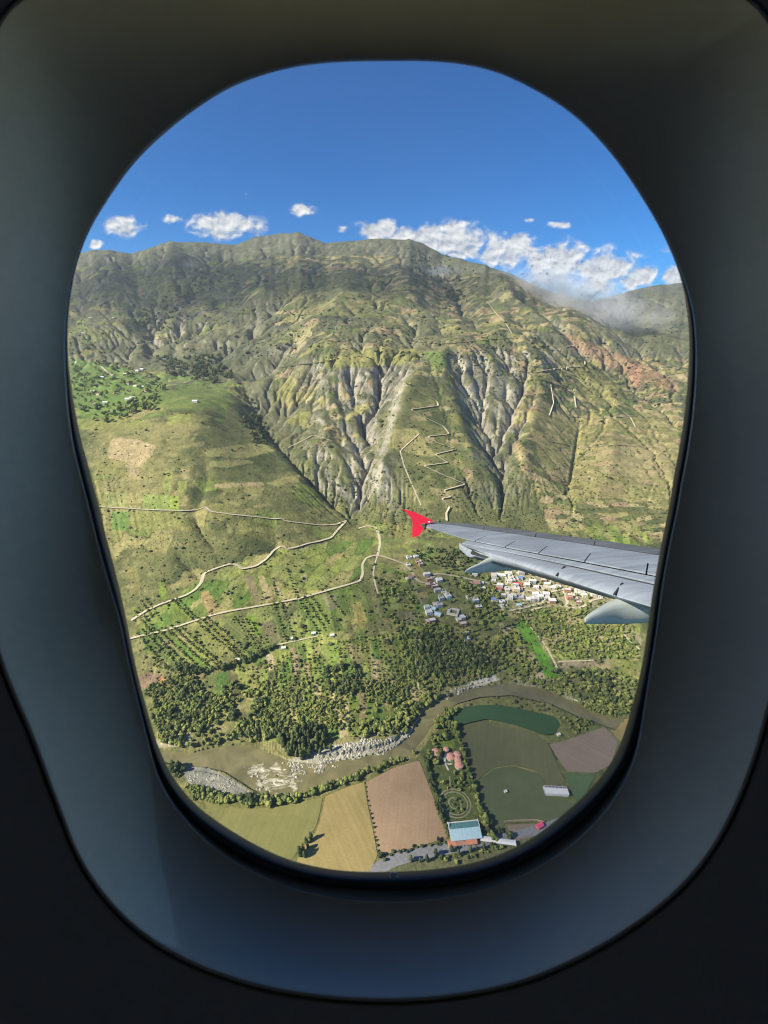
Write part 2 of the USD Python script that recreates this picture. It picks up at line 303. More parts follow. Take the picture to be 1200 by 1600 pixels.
for k, depth in (('river', 2.5), ('lake', 2.0)):
    P = WATER[k]; m = near & (ZZ < 40)
    x, y = XX[m], YY[m]; dz = ZZ[m]
    bank = shapely.contains_xy(P.buffer(7.0), x, y); inn = shapely.contains_xy(P, x, y)
    dz = np.where(bank, np.minimum(dz, 1.6), dz); dz = np.where(inn, -depth, dz); ZZ[m] = dz
lowm = (ZZ < 6) & (ZZ > 0)
GRID[:] = [ZZ, u, v]
V = np.stack([XX, YY, ZZ], -1)
PXv, PYv = proj(V.reshape(-1, 3)); PXv, PYv = PXv.reshape(ZZ.shape), PYv.reshape(ZZ.shape)
gx = np.gradient(V, axis=1); gy = np.gradient(V, axis=0); NN = np.cross(gx, gy); NN /= np.linalg.norm(NN, axis=-1, keepdims=True)
SLOPE = np.sqrt(np.clip(1 - NN[..., 2] ** 2, 0, 1)) / np.clip(NN[..., 2], .05, 1)
# ---- land cover: albedo per vertex
mix = lambda a, b, t: a * (1 - t[..., None]) + np.asarray(b) * t[..., None]
track_px = []
w1 = (nf(9, 2, 51)) * 2; w2 = nf(9, 2, 52) * 2
PXw, PYw = PXv + 5 * w1, PYv + 4 * w2
big, midn, fine = nf(260, 4, 41), nf(70, 4, 42), nf(11, 3, 43)
col = np.ones(ZZ.shape + (3,)) * np.array([.135, .142, .058])
col = mix(col, (.068, .082, .034), sstep(-.02, .16, midn + .5 * fine))
col = mix(col, (.235, .215, .092), .85 * sstep(.02, .22, -big + .6 * fine - .3 * midn))
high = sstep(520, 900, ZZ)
col = mix(col, (.085, .092, .060), .8 * high)  # high ground: greyer green, with cloud shade mixed into the colour
col = mix(col, (.098, .102, .068), .58 * ST * sstep(math.log(900), math.log(1300), VV)); col = mix(col, (.050, .062, .038), .7 * sstep(.05, .16, nf(140, 4, 44) + .3 * fine) * ST)
# bare rock and scree where the face is steep or freshly cut
reg = np.zeros(ZZ.shape)
def region(poly, amt, soft=10):
    global reg
    reg = np.maximum(reg, amt * gaussian_filter(inside(poly, PXw, PYw).astype(float), 3))
region([(470,560),(640,560),(655,570),(610,690),(640,760),(620,800),(560,800),(500,770),(470,690),(500,620)], 1.0)
region([(700,540),(880,545),(840,640),(800,700),(760,690),(720,630)], 1.0)
region([(235,480),(330,470),(345,540),(280,565),(240,550)], .8); region([(440,510),(480,515),(465,550),(430,560)], 1.3); region([(400,550),(440,545),(430,585),(395,580)], .8)
region([(330,440),(420,440),(440,500),(380,530)], .5); region([(760,400),(1000,540),(1060,620),(900,560),(800,480)], .6); region([(740,640),(800,690),(790,760),(730,720)], .6)
reg = np.maximum(reg, .28 * ST)
streak = meshkit.fbm(np.stack([(XX + .6 * YY) / 9, (XX * .2 + YY) / 42, ZZ / 42], -1), 4, 61) - .5
rock = reg * (sstep(.35, .95, SLOPE + .9 * streak + 1.1 * GU - .25) * .75 + .25 * sstep(.0, .2, streak))
rc = mix(np.ones(ZZ.shape + (3,)) * np.array([.36, .33, .275]), (.20, .185, .16), sstep(-.1, .2, nf(35, 3, 62)))
# pale ravines: bare stony floors and flanks of the small water courses on steep ground
rv0 = np.maximum(RAV, .9 * gaussian_filter(RAV, (2.2, 1.0))) * sstep(.32, .75, SLOPE + .5 * streak) * sstep(-.12, .10, nf(120, 3, 63) + .35 * reg)
rock = np.maximum(rock, .8 * np.clip(rv0, 0, 1))
col = col * (1 - np.clip(rock, 0, .92)[..., None]) + rc * np.clip(rock, 0, .92)[..., None]
def paint(poly, c, amt=.9, var=.18, rough=1.0):
    m = inside(poly, PXv + 5 * rough * w1, PYv + 4 * rough * w2)
    if not m.any(): return
    k = (1 + var * 2 * fine[m] + var * midn[m])[:, None]
    col[m] = col[m] * (1 - amt) + np.array(c) * k * amt
def patchwork(poly, sx, sy, ang, prob, palette, seed, amt=.8, hedge=.45):
    m = inside(poly, PXw, PYw)
    if not m.any(): return
    g = np.random.default_rng(seed); c, s_ = math.cos(ang), math.sin(ang); a = (XX[m] * c + YY[m] * s_) / sx + .35 * w1[m] * 6 / sx; b = (-XX[m] * s_ + YY[m] * c) / sy + .35 * w2[m] * 6 / sy
    i, j = np.floor(a).astype(int), np.floor(b).astype(int); best = np.full(len(a), 9.); sec = best.copy(); bid = np.zeros(len(a), np.int64)
    for di in (-1, 0, 1):
        for dj in (-1, 0, 1):
            hsh = ((i + di) * 73856093 ^ (j + dj) * 19349663 ^ seed * 83492791) & 0x7fffffff; jx = (hsh % 1009) / 1009 * .8 + .1; jy = (hsh // 1009 % 1013) / 1013 * .8 + .1
            d = np.maximum(np.abs(i + di + jx - a), np.abs(j + dj + jy - b)); n = d < best; sec = np.where(n, best, np.minimum(sec, d)); bid = np.where(n, hsh, bid); best = np.where(n, d, best)
    r = (bid // 7 % 997) / 997; pal = np.array(palette)[bid // 13 % len(palette)]; on = (r < prob) * amt * sstep(1.6, .9, SLOPE[m]); k = (1 + .3 * fine[m] + .25 * midn[m])[:, None]
    col[m] = col[m] * (1 - on[:, None]) + pal * k * on[:, None]
    edge = sstep(.10, .03, sec - best) * hedge * (r < prob + .25); col[m] *= (1 - .55 * edge)[:, None]
TAN, STRAW, OLIVE, GRASS, LUSH, RED, SOIL = (.36,.29,.16), (.29,.26,.11), (.20,.20,.07), (.17,.21,.055), (.11,.19,.04), (.30,.17,.115), (.20,.15,.10)
PAL = [STRAW, (.20,.20,.08), (.25, .225, .095), TAN, (.12, .15, .05), (.30, .22, .135), (.09, .11, .045), (.33,.29,.15)]; GPAL = [GRASS, LUSH, (.23,.25,.07), (.24, .28, .07), STRAW, (.14, .19, .05), (.22, .24, .08)]
patchwork([(810,560),(1075,560),(1075,850),(860,830),(800,700)], 38, 15, .1, .72, PAL, 11, .9, 1.0); patchwork([(430,400),(620,400),(660,470),(640,560),(500,590),(430,600)], 60, 30, -.1, .55, PAL, 12, .75, .8); patchwork([(640,420),(860,440),(980,560),(860,600),(700,540)], 52, 24, .2, .55, PAL, 13, .75, .8)
patchwork([(105,420),(430,400),(420,470),(250,560),(105,560)], 75, 40, .2, .4, [OLIVE, STRAW, (.13, .15, .06), GRASS], 14, .65, .8); patchwork([(430,590),(600,570),(560,700),(470,690)], 30, 18, .5, .35, PAL, 15, .8, .8); patchwork([(105,560),(380,600),(350,660),(120,670)], 50, 30, .2, .6, GPAL, 16, .7, .6)
patchwork([(140,740),(520,760),(560,850),(200,940)], 48, 34, .0, .42, [OLIVE, STRAW, GRASS], 17, .7, .6); patchwork([(590,840),(560,915),(330,960),(220,975),(320,900),(430,860)], 19, 60, -.42, .85, GPAL, 27, .85, .7); patchwork([(205,950),(560,910),(600,1000),(440,1030),(240,1060)], 17, 60, -.42, .8, GPAL, 18, .85, .5); patchwork([(360,1030),(660,980),(660,1110),(560,1150),(420,1160)], 12, 44, .08, .85, GPAL + [TAN, (.24, .27, .07)], 19, .85, .5)
patchwork([(590,880),(700,880),(700,1000),(600,990)], 24, 12, .1, .7, GPAL, 20, .8, .6); patchwork([(690,880),(1000,880),(1000,1060),(780,1060),(760,980)], 22, 14, -.15, .75, GPAL + [TAN], 21, .75, .6); patchwork([(860,820),(1020,820),(1020,870),(860,850)], 14, 40, .1, .8, GPAL + [TAN, TAN], 22, .85, .5); patchwork([(570,815),(720,820),(720,880),(600,880)], 30, 12, .1, .5, GPAL, 23, .6, .5)
patchwork([(640,560),(740,580),(740,800),(650,800)], 26, 16, .3, .28, PAL, 24, .7, .3)
# mountain meadows, terraces, red earth
for p, c, a in [
 ([(500,562),(560,545),(655,545),(660,560),(610,572),(560,575),(510,572)], OLIVE, .9), ([(520,560),(560,552),(600,556),(580,566)], STRAW, .6),
 ([(663,550),(690,548),(700,575),(680,580)], (.13,.19,.05), .8), ([(445,660),(470,642),(490,645),(475,668)], OLIVE, .9), ([(615,672),(650,668),(672,700),(680,712),(640,708),(612,700)], STRAW, .85),
 ([(640,700),(680,708),(700,714),(650,712)], STRAW, .8), ([(700,645),(720,645),(725,665),(705,662)], OLIVE, .8), ([(425,600),(465,595),(450,625),(425,632)], OLIVE, .7), ([(450,615),(500,600),(480,625),(440,640)], STRAW, .6),
 ([(690,765),(708,770),(725,798),(700,800)], STRAW, .8), ([(430,430),(560,425),(640,470),(600,500),(480,490),(440,470)], (.13,.14,.055), .6), ([(250,440),(330,430),(300,470),(240,480)], OLIVE, .4),
 ([(975,560),(1000,575),(1000,612),(985,600)], (.40,.22,.15), .8), ([(880,520),(1000,565),(1060,600),(1060,615),(960,580),(890,545)], RED, .55), ([(820,640),(880,650),(960,655),(1060,640),(1060,800),(930,770),(850,740)], STRAW, .45),
 ([(930,700),(1040,690),(1050,750),(940,740)], TAN, .4), ([(830,755),(865,757),(862,768),(828,772)], STRAW, .9), ([(930,755),(975,758),(970,780),(935,778)], (.24,.19,.10), .6), ([(900,560),(980,600),(960,640),(900,620)], OLIVE, .6),
 ([(850,580),(900,570),(880,600)], STRAW, .5), ([(600,820),(640,815),(665,830),(650,845),(610,840)], (.18,.17,.06), .8),
 # left valley
 ([(110,560),(200,575),(260,610),(220,640),(130,660),(112,620)], LUSH, .7), ([(200,610),(330,600),(370,615),(330,640),(250,640)], (.12,.16,.045), .7), ([(130,655),(190,650),(240,665),(180,680),(135,672)], OLIVE, .7),
 ([(270,645),(330,650),(310,665),(275,662)], OLIVE, .6),
 # spur
 ([(173,690),(180,684),(215,686),(243,697),(238,710),(222,728),(205,732),(172,722),(168,708)], TAN, .95), ([(202,733),(217,733),(217,747),(202,747)], TAN, .8),
 ([(150,715),(200,722),(180,745),(150,740)], OLIVE, .7), ([(163,768),(198,770),(197,795),(162,793)], (.23,.24,.09), .95), ([(223,773),(264,773),(264,798),(222,797)], (.22,.27,.08), .95), ([(265,775),(279,775),(279,797),(264,797)], (.24,.31,.06), .95),
 ([(253,751),(267,751),(265,772),(252,772)], (.20,.22,.075), .95), ([(257,735),(270,738),(268,748),(257,750)], (.23,.26,.07), .95), ([(278,752),(292,752),(290,772),(278,770)], (.25,.27,.08), .95), ([(282,733),(296,733),(295,749),(283,749)], TAN, .5),
 ([(175,799),(202,800),(200,830),(175,828)], (.12,.21,.05), .85), ([(202,800),(285,800),(282,825),(205,830)], (.21,.22,.075), .85),
 ([(318,705),(345,698),(425,690),(432,705),(380,716),(325,713)], (.26,.25,.10), .9), ([(325,722),(378,716),(400,722),(360,730),(330,730)], (.24,.23,.095), .85), ([(335,756),(410,753),(412,759),(336,763)], TAN, .8), ([(415,755),(445,745),(470,742),(465,753),(430,760)], STRAW, .8), ([(470,800),(505,790),(500,803),(478,808)], OLIVE, .9),
 ([(380,900),(396,900),(408,940),(398,944)], (.21,.17,.10), .9), ([(403,902),(412,900),(427,935),(415,940)], TAN, .9), ([(430,915),(440,918),(446,934),(437,937)], TAN, .7), ([(470,900),(478,897),(480,908),(471,910)], TAN, .8),
 ([(312,925),(325,922),(342,950),(336,962),(326,962),(316,940)], (.30,.22,.10), .95), ([(195,880),(215,890),(220,930),(205,930)], (.20,.18,.07), .7),
 ([(245,910),(256,908),(262,935),(252,938)], (.16,.22,.04), .8), ([(255,945),(272,940),(300,962),(295,968),(275,975)], (.16,.21,.05), .95), ([(285,985),(300,978),(345,1020),(350,1035),(335,1030)], (.19,.20,.065), .9), ([(345,965),(365,962),(420,1030),(380,1020)], (.13,.16,.05), .7), ([(300,975),(340,968),(370,1010),(360,1030),(320,1000)], OLIVE, .7),
 ([(262,1000),(275,997),(335,1045),(322,1050)], LUSH, .85), ([(215,985),(240,985),(290,1030),(300,1045),(280,1050),(230,1010)], (.10,.15,.045), .8), ([(252,1000),(266,998),(270,1008),(258,1010)], (.30,.24,.15), .8), ([(383,963),(400,960),(410,990),(402,998)], (.15,.22,.035), .8), ([(408,975),(425,970),(440,1000),(425,1008)], SOIL, .6),
 ([(415,950),(440,940),(460,995),(445,1000)], (.12,.16,.055), .8), ([(460,940),(500,930),(540,985),(500,990)], (.085,.13,.035), .85), ([(505,925),(560,912),(590,960),(575,975),(545,960)], (.11,.155,.04), .8), ([(550,945),(562,940),(575,970),(565,985),(555,970)], (.30,.25,.09), .8), ([(500,930),(525,928),(530,950),(515,955)], (.17,.16,.10), .7),
 ([(205,1060),(235,1050),(262,1060),(255,1075),(215,1075)], (.24,.16,.11), .9), ([(247,1062),(260,1060),(262,1068),(250,1070)], (.55,.25,.08), .9),
 ([(325,1055),(336,1052),(337,1085),(326,1088)], (.12,.14,.05), .9), ([(338,1052),(355,1050),(357,1090),(338,1092)], (.075,.14,.035), .9), ([(385,1035),(400,1030),(402,1070),(388,1075)], (.20,.20,.06), .8),
 ([(415,1022),(425,1020),(432,1045),(421,1048)], (.42,.34,.22), .8), ([(452,1010),(460,1010),(472,1055),(462,1055)], (.30,.23,.14), .9), ([(465,1008),(478,1008),(480,1040),(472,1040)], (.09,.14,.04), .9), ([(475,1035),(482,1035),(485,1056),(478,1056)], (.3,.22,.13), .8),
 ([(558,1075),(568,1072),(575,1110),(574,1122),(562,1122)], (.28,.22,.12), .9), ([(548,1090),(560,1085),(562,1108),(552,1110)], (.19,.27,.05), .8), ([(572,1100),(580,1100),(584,1120),(574,1122)], (.15,.25,.05), .8), ([(508,1085),(515,1083),(520,1130),(512,1130)], (.24,.25,.06), .8), ([(578,1032),(590,1030),(592,1070),(582,1072)], (.36,.29,.17), .8), ([(596,1090),(606,1088),(608,1102),(598,1104)], (.36,.27,.17), .8),
 ([(590,1000),(640,1000),(640,1060),(595,1060)], (.17,.20,.05), .55), ([(600,1020),(612,1020),(615,1050),(603,1052)], (.17,.24,.04), .7),
 # village ground
 ([(690,880),(960,900),(960,950),(800,955),(700,960)], (.17,.18,.075), .6), ([(800,890),(960,930),(955,948),(800,950)], (.34,.30,.19), .65), ([(640,885),(655,882),(670,905),(655,915)], (.30,.24,.11), .8), ([(632,958),(648,955),(650,972),(636,975)], (.22,.19,.13), .8),
 # right bank
 ([(806,975),(820,968),(872,1050),(866,1062),(850,1058)], (.085,.20,.025), .95), ([(780,975),(795,975),(800,990),(790,995)], (.38,.31,.22), .9), ([(797,995),(812,990),(818,1003),(806,1008)], (.30,.28,.05), .8), ([(818,1020),(832,1018),(852,1060),(840,1063)], (.36,.29,.19), .9),
 ([(742,990),(755,1000),(790,1050),(778,1050)], (.14,.18,.05), .8), ([(755,1005),(770,1005),(790,1050),(775,1052)], (.25,.20,.14), .6), ([(872,1034),(930,1030),(935,1042),(875,1045)], (.23,.19,.13), .8), ([(970,985),(980,975),(1005,1000),(1000,1010)], (.30,.25,.17), .8), ([(955,1030),(1000,1030),(995,1060),(950,1055)], (.16,.18,.05), .7),
 ([(880,1010),(960,1000),(980,1015),(890,1020)], (.17,.18,.07), .5),
 # south bank: grounds below the river
 ([(255,1215),(340,1255),(505,1243),(620,1195),(660,1180),(700,1330),(560,1370),(380,1340),(280,1260)], (.15,.15,.055), 1), ([(655,1175),(700,1120),(735,1180),(775,1312),(700,1318)], (.105,.13,.045), 1), ([(680,1150),(705,1150),(712,1168),(695,1172)], (.17,.22,.045), .9),
 ([(700,1135),(740,1095),(860,1108),(960,1135),(960,1165),(880,1165)], (.13,.145,.055), 1), ([(735,1092),(790,1090),(870,1108),(885,1125),(868,1118),(780,1100),(735,1102)], (.16,.165,.06), 1), ([(880,1125),(915,1125),(920,1145),(885,1150)], (.12,.125,.05), .9),
 ([(600,1330),(850,1285),(860,1330),(700,1385),(590,1375)], (.12,.125,.06), 1),
 # stony banks
 ([(435,1188),(470,1182),(520,1165),(560,1158),(600,1160),(645,1140),(655,1118),(662,1120),(640,1160),(600,1180),(545,1190),(500,1200),(450,1196)], (.40,.38,.32), .75), ([(285,1205),(300,1197),(325,1199),(370,1222),(395,1240),(380,1250),(330,1252),(300,1232)], (.27,.265,.24), .8), ([(290,1228),(330,1235),(390,1248),(340,1256),(300,1245)], (.10,.115,.05), .9),
 ([(728,1070),(740,1064),(772,1055),(780,1062),(742,1075)], (.55,.50,.40), .95), ([(240,1155),(300,1150),(300,1165),(245,1168)], (.45,.40,.30), .6), ([(800,1062),(850,1066),(900,1088),(895,1095),(850,1074),(800,1068)], (.30,.28,.22), .5), ([(690,1082),(728,1070),(730,1076),(695,1090)], (.3,.28,.2), .6),
]: paint(p, c, a, rough=.35 if np.asarray(p)[:, 1].mean() > 690 else 1.0)
# plot boundaries of the terraced strips on the slope under the village and beside the wing
strip = np.floor(UU * 60 + VV * 8); r1 = np.random.default_rng(5).random(4000)
for poly in ([(420,930),(590,910),(620,1000),(440,1010)], [(800,840),(1010,830),(1010,870),(800,850)], [(480,1000),(660,1000),(650,1120),(500,1130)]):
    m = inside(poly, PXv, PYv); k = r1[(strip[m].astype(int) * 7) % 4000]
    col[m] = col[m] * (0.75 + 0.6 * k)[:, None] + np.array([.05, .035, .01]) * (k > .7)[:, None]
col = np.clip(col * (1 + .38 * fine[..., None] * sstep(0, 20, ZZ)[..., None]), .012, .7)
h, w = ZZ.shape; ii = np.arange(h * w).reshape(h, w)
q = np.stack([ii[:-1, :-1], ii[:-1, 1:], ii[1:, 1:], ii[1:, :-1]], -1).reshape(-1, 4)
mat(stage, '/World/Looks/ground_look', {
    'a': ('attribute', {'attribute': 'landcover'}), 'g': ('geometry', {}),
    'n1': ('noise_texture', {'scale': 0.22, 'detail': 3.0, 'roughness': 0.7}), 'n2': ('noise_texture', {'scale': 0.045, 'detail': 4.0, 'roughness': 0.65}),
    'r1': ('rgb_ramp', {'ramp': [(.30, (.45, .47, .45)), (.48, (.95, .95, .95)), (.70, (1.45, 1.42, 1.35))]}),
    'r2': ('rgb_ramp', {'ramp': [(.3, (.75, .78, .75)), (.7, (1.22, 1.2, 1.15))]}),
    'm1': ('mix_color', {'blend_type': 'multiply', 'fac': 0.6, 'use_clamp': False}), 'm2': ('mix_color', {'blend_type': 'multiply', 'fac': 0.8, 'use_clamp': False}),
    'b': ('bump', {'strength': 0.8, 'distance': 2.2}), 'p': ('principled_bsdf', {'roughness': 0.95, 'specular_ior_level': 0.1})},
    [('g.position', 'n1.vector'), ('g.position', 'n2.vector'), ('n1.fac', 'r1.fac'), ('n2.fac', 'r2.fac'), ('a.color', 'm1.a'), ('r1.color', 'm1.b'), ('m1.result', 'm2.a'), ('r2.color', 'm2.b'),
     ('m2.result', 'p.base_color'), ('n1.fac', 'b.height'), ('b.normal', 'p.normal')], surface='p.BSDF')
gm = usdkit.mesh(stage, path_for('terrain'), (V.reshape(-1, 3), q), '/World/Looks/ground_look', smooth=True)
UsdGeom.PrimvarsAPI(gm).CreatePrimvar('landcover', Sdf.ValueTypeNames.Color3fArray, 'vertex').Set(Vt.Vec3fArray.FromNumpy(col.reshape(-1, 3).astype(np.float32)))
tag(gm, 'scrubby mountain side and valley floor seen below the aircraft', kind='structure')

# ------------------------------------------------------------------ draped sheets: water, fields, roads
def sheet(poly2d, step, zf):
    P = poly2d if poly2d.geom_type == 'Polygon' else max(poly2d.geoms, key=lambda g: g.area)
    x0, y0, x1, y1 = P.bounds
    gxx, gyy = np.meshgrid(np.arange(x0, x1, step), np.arange(y0, y1, step)); pts = np.stack([gxx.ravel(), gyy.ravel()], 1)
    pts = pts[shapely.contains_xy(P.buffer(-step * .45), pts[:, 0], pts[:, 1])]
    ring = np.array(P.exterior.coords)[:-1]; ring = dens(np.vstack([ring, ring[:1]]), step)[:-1]
    pts = np.vstack([ring, pts]); t = Delaunay(pts).simplices; c = pts[t].mean(1)
    t = t[shapely.contains_xy(P, c[:, 0], c[:, 1])]
    a = pts[t]; cr = (a[:, 1, 0] - a[:, 0, 0]) * (a[:, 2, 1] - a[:, 0, 1]) - (a[:, 1, 1] - a[:, 0, 1]) * (a[:, 2, 0] - a[:, 0, 0])
    t[cr < 0] = t[cr < 0][:, ::-1]
    return np.column_stack([pts, zf(pts[:, 0], pts[:, 1])]), t
def strip_mesh(P, width, lift=0.38):
    P = np.asarray(P, float); T = np.gradient(P[:, :2], axis=0); T /= np.linalg.norm(T, axis=1, keepdims=True) + 1e-9; N = np.stack([-T[:, 1], T[:, 0]], 1)
    wv = width * (.72 + .56 * meshkit.fbm(np.column_stack([P[:, :2] / 14, 0 * P[:, 0]]), 3, 8))[:, None]; rows = [P[:, :2] + N * s * wv / 2 for s in (-1, 0, 1)]
    z = np.max([ground(r[:, 0], r[:, 1]) for r in rows], 0); z = np.maximum(gaussian_filter(z, 1.0), z - .3) + lift
    vv = np.vstack([np.column_stack([r, z - (0.15 if i != 1 else 0)]) for i, r in enumerate(rows)]); n = len(P); a = np.arange(n - 1)
    f = np.vstack([np.stack([a, a + n, a + n + 1, a + 1], 1), np.stack([a + n, a + 2 * n, a + 2 * n + 1, a + n + 1], 1)])
    return vv, f[:, ::-1]
def road(name, pix, width, m, label, z=None):
    P = cast(dens(np.array(pix, float), 2.0))
    P = dens(P, 2.5); P[1:-1] = gaussian_filter(P, (1.2, 0))[1:-1]
    return tag(put(name, strip_mesh(P, width, 1.3 if name == 'mountain_road' else .7 if name == 'mountain_track' else .38), m, smooth=True), label, kind='structure')
for nm, c, va in (('dirt_road_look', (.47, .41, .29), .3), ('asphalt_look', (.20, .20, .205), .2), ('path_look', (.24, .23, .13), .15), ('sand_look', (.55, .51, .42), .15)):
    look(nm, c, .95, va, 0.4, spec=.1)
road('dirt_road', [(120,790),(160,793),(230,797),(290,799),(310,797),(320,792),(330,800),(360,804),(400,808),(430,812),(440,810),(448,815),(500,821),(525,820),(541,814)], 4.5, 'dirt_road_look', 'pale dirt road running level across the scrubby spur on the left')
road('dirt_road', [(541,814),(528,828),(517,841),(500,846),(480,850),(462,856),(450,858),(440,853),(428,860),(415,875),(400,885),(378,890),(372,884),(362,881),(345,886),(326,893),(318,897),(315,910),(305,922),(290,931),(250,945),(228,955),(205,970)], 5.0, 'dirt_road_look', 'pale dirt road winding down the spur in loose curves')
road('dirt_road', [(190,1003),(205,998),(260,985),(330,962),(360,955),(390,950),(430,943),(470,935),(515,922),(540,915),(563,908),(567,896),(566,882),(572,872),(584,868),(600,870),(620,877),(634,882),(642,892),(650,905),(658,911),(672,911)], 4.5, 'dirt_road_look', 'pale dirt road along the lower edge of the spur to the hamlet')
road('dirt_road', [(590,868),(594,850),(592,835),(586,824),(572,822),(560,826)], 4.5, 'dirt_road_look', 'wide stony track climbing into the gully mouth')
road('dirt_track', [(590,868),(586,880),(583,895),(586,912),(591,928)], 3, 'dirt_road_look', 'stony track dropping between plots below the road junction')
road('dirt_track', [(424,1010),(455,1003),(478,998),(497,994)], 3, 'dirt_road_look', 'short dirt track above the orchard woodland')
road('mountain_road', [(642,600),(633,603),(653,612),(683,628),(685,635),(642,641),(657,650),(693,667),(702,679),(668,683),(683,693),(713,703),(680,711),(690,718),(700,724),(662,729),(690,742),(727,758),(707,764),(693,767),(705,778),(690,780),(697,787),(703,793),(697,803),(698,815)], 4.2, 'dirt_road_look', 'narrow pale road zigzagging down the steep mountain face')
road('mountain_road', [(770,690),(827,588),(887,608),(897,620),(900,638)][1:], 4.5, 'dirt_road_look', 'pale track descending the right hand mountain shoulder')
road('mountain_road', [(833,583),(850,581),(867,578),(895,575),(913,573),(914,566),(903,553)], 5, 'dirt_road_look', 'pale track with a hairpin on the right mountain shoulder')
road('mountain_road', [(435,576),(470,571),(505,567),(530,561)], 5, 'dirt_road_look', 'pale track leading to the grassy mountain terrace')
road('mountain_road', [(590,515),(620,525),(650,535),(690,538),(760,532),(800,528)], 5, 'dirt_road_look', 'faint track crossing the upper mountain slope')
road('mountain_road', [(158,572),(165,580),(172,585),(180,590)], 7, 'dirt_road_look', 'pale bend of road above the green left valley')
for pts_, lb_ in (([(545,505),(575,510),(600,517),(628,530),(655,541)], 'thin pale track above the grassy terrace'), ([(430,578),(455,590),(470,600),(500,594)], 'thin pale track left of the gullied face'), ([(672,488),(682,498),(692,508)], 'short pale track on the upper slope'),
    ([(868,548),(888,542),(905,538),(912,548)], 'thin pale track above the hairpin'), ([(930,618),(955,628),(985,652),(993,668)], 'thin pale track on the terraced right slope'), ([(760,470),(775,490),(790,505),(800,522)], 'pale track on the upper right ridge'), ([(860,600),(865,630),(858,650)], 'thin pale path under the right shoulder'),
    ([(880,650),(930,655),(990,650),(1040,655)], 'long terrace track on the right slope'), ([(860,690),(910,700),(960,695),(1030,700)], 'lower terrace track on the right slope'), ([(450,700),(490,680),(520,690)], 'thin path between the rocky ribs'), ([(200,545),(250,530),(300,520)], 'pale track over the green left valley')):
    road('mountain_track', pts_, 3.0, 'dirt_road_look', lb_)
road('dirt_track', [(655,678),(625,705),(632,730),(645,760),(658,790)], 3, 'dirt_road_look', 'stony gully track left of the zigzag road')
road('village_street', [(674,898),(690,897),(720,902),(750,909),(775,914),(792,917)], 5, 'dirt_road_look', 'dirt lane linking the hamlet and the village')
road('village_street', [(768,905),(792,917),(820,922),(850,927),(875,922),(912,914)], 5, 'dirt_road_look', 'main street crossing the village below the wing')
road('village_street', [(790,890),(791,917),(792,955)], 4, 'dirt_road_look', 'straight street crossing the village near the flap fairing')
road('village_street', [(818,915),(818,950)], 3.5, 'dirt_road_look', 'short street between houses in the village centre')
road('village_street', [(803,890),(820,905),(838,920),(846,925),(848,942)], 4, 'dirt_road_look', 'diagonal street in the village running to the lower ring road')
road('village_street', [(824,890),(838,908),(850,922)], 4, 'dirt_road_look', 'second diagonal street behind the wing flap in the village')
road('village_street', [(768,938),(778,952),(795,955),(820,950),(848,942),(868,942)], 4, 'dirt_road_look', 'curving ring road under the village houses')
road('village_street', [(803,958),(830,954),(846,949)], 4, 'dirt_road_look', 'lower terrace road beneath the village ring road')
road('village_street', [(880,922),(887,940),(884,949),(904,951),(915,946),(925,938),(940,935),(965,933)], 4.5, 'dirt_road_look', 'looping village street on the right near the wing')
road('dirt_track', [(640,896),(652,925),(660,945)], 3, 'path_look', 'hamlet footpath beside the ravine trees')
road('dirt_track', [(822,972),(850,1005),(865,1032),(874,1052)], 3, 'dirt_road_look', 'straight field track right of the bright green field')
road('dirt_track', [(872,1034),(930,1032)], 2.5, 'dirt_road_look', 'field track crossing the right hand woodland')
road('dirt_track', [(970,985),(985,1003),(1000,1015)], 3, 'dirt_road_look', 'pale track at the right edge under the flap fairing')
road('dirt_track', [(657,1030),(654,1055),(653,1073),(662,1085),(672,1088)], 3, 'dirt_road_look', 'pale path descending through the trees to the river')
road('dirt_track', [(345,962),(370,985),(392,1002)], 2, 'path_look', 'thin path between orchard plots on the left')
road('highway', [(560,1372),(600,1352),(625,1341),(660,1333),(700,1326),(745,1318),(780,1312),(830,1300),(880,1285)], 10.0, 'asphalt_look', 'grey paved road at the bottom edge of the view')
road('garden_path', [(703,1213),(703,1228),(706,1234)], 1.6, 'path_look', 'short path between villa and round garden')
ctr = cast([(711, 1255)])[0]
for r, lb in ((16.5, 'outer ring path of the round garden'), (13.2, 'middle ring path of the round garden'), (6.5, 'inner ring path of the round garden')):
    a = np.linspace(0, 2 * np.pi, 60); P = np.column_stack([ctr[0] + r * np.cos(a), ctr[1] + r * .98 * np.sin(a), 0 * a])
    tag(put('garden_path', strip_mesh(P, 1.5, .4), 'path_look', smooth=True), lb, kind='structure')
def field_look(name, c1, c2, ang, freq, contrast=.35):
    c, s = math.cos(ang), math.sin(ang)
    mat(stage, '/World/Looks/' + name, {'g': ('geometry', {}), 'mp': ('mapping', {'rotation': (0, 0, ang)}), 'sp': ('mapping', {'scale': (freq, freq * .03, .1)}),
        'w': ('noise_texture', {'scale': 1.0, 'detail': 2.0}), 'n': ('noise_texture', {'scale': .035, 'detail': 6.0, 'roughness': .7}), 'n2': ('noise_texture', {'scale': .6, 'detail': 3.0}),
        'r': ('rgb_ramp', {'ramp': [(.3, c1), (.7, c2)]}), 'x': ('mix_float', {'fac': contrast}), 'y': ('mix_float', {'fac': .3}), 'p': ('principled_bsdf', {'roughness': .95, 'specular_ior_level': .1})},
        [('g.position', 'mp.vector'), ('mp.vector', 'sp.vector'), ('sp.vector', 'w.vector'), ('g.position', 'n.vector'), ('g.position', 'n2.vector'), ('n.fac', 'x.a'), ('w.fac', 'x.b'), ('x.result', 'y.a'), ('n2.fac', 'y.b'), ('y.result', 'r.fac'), ('r.color', 'p.base_color')], surface='p.BSDF')
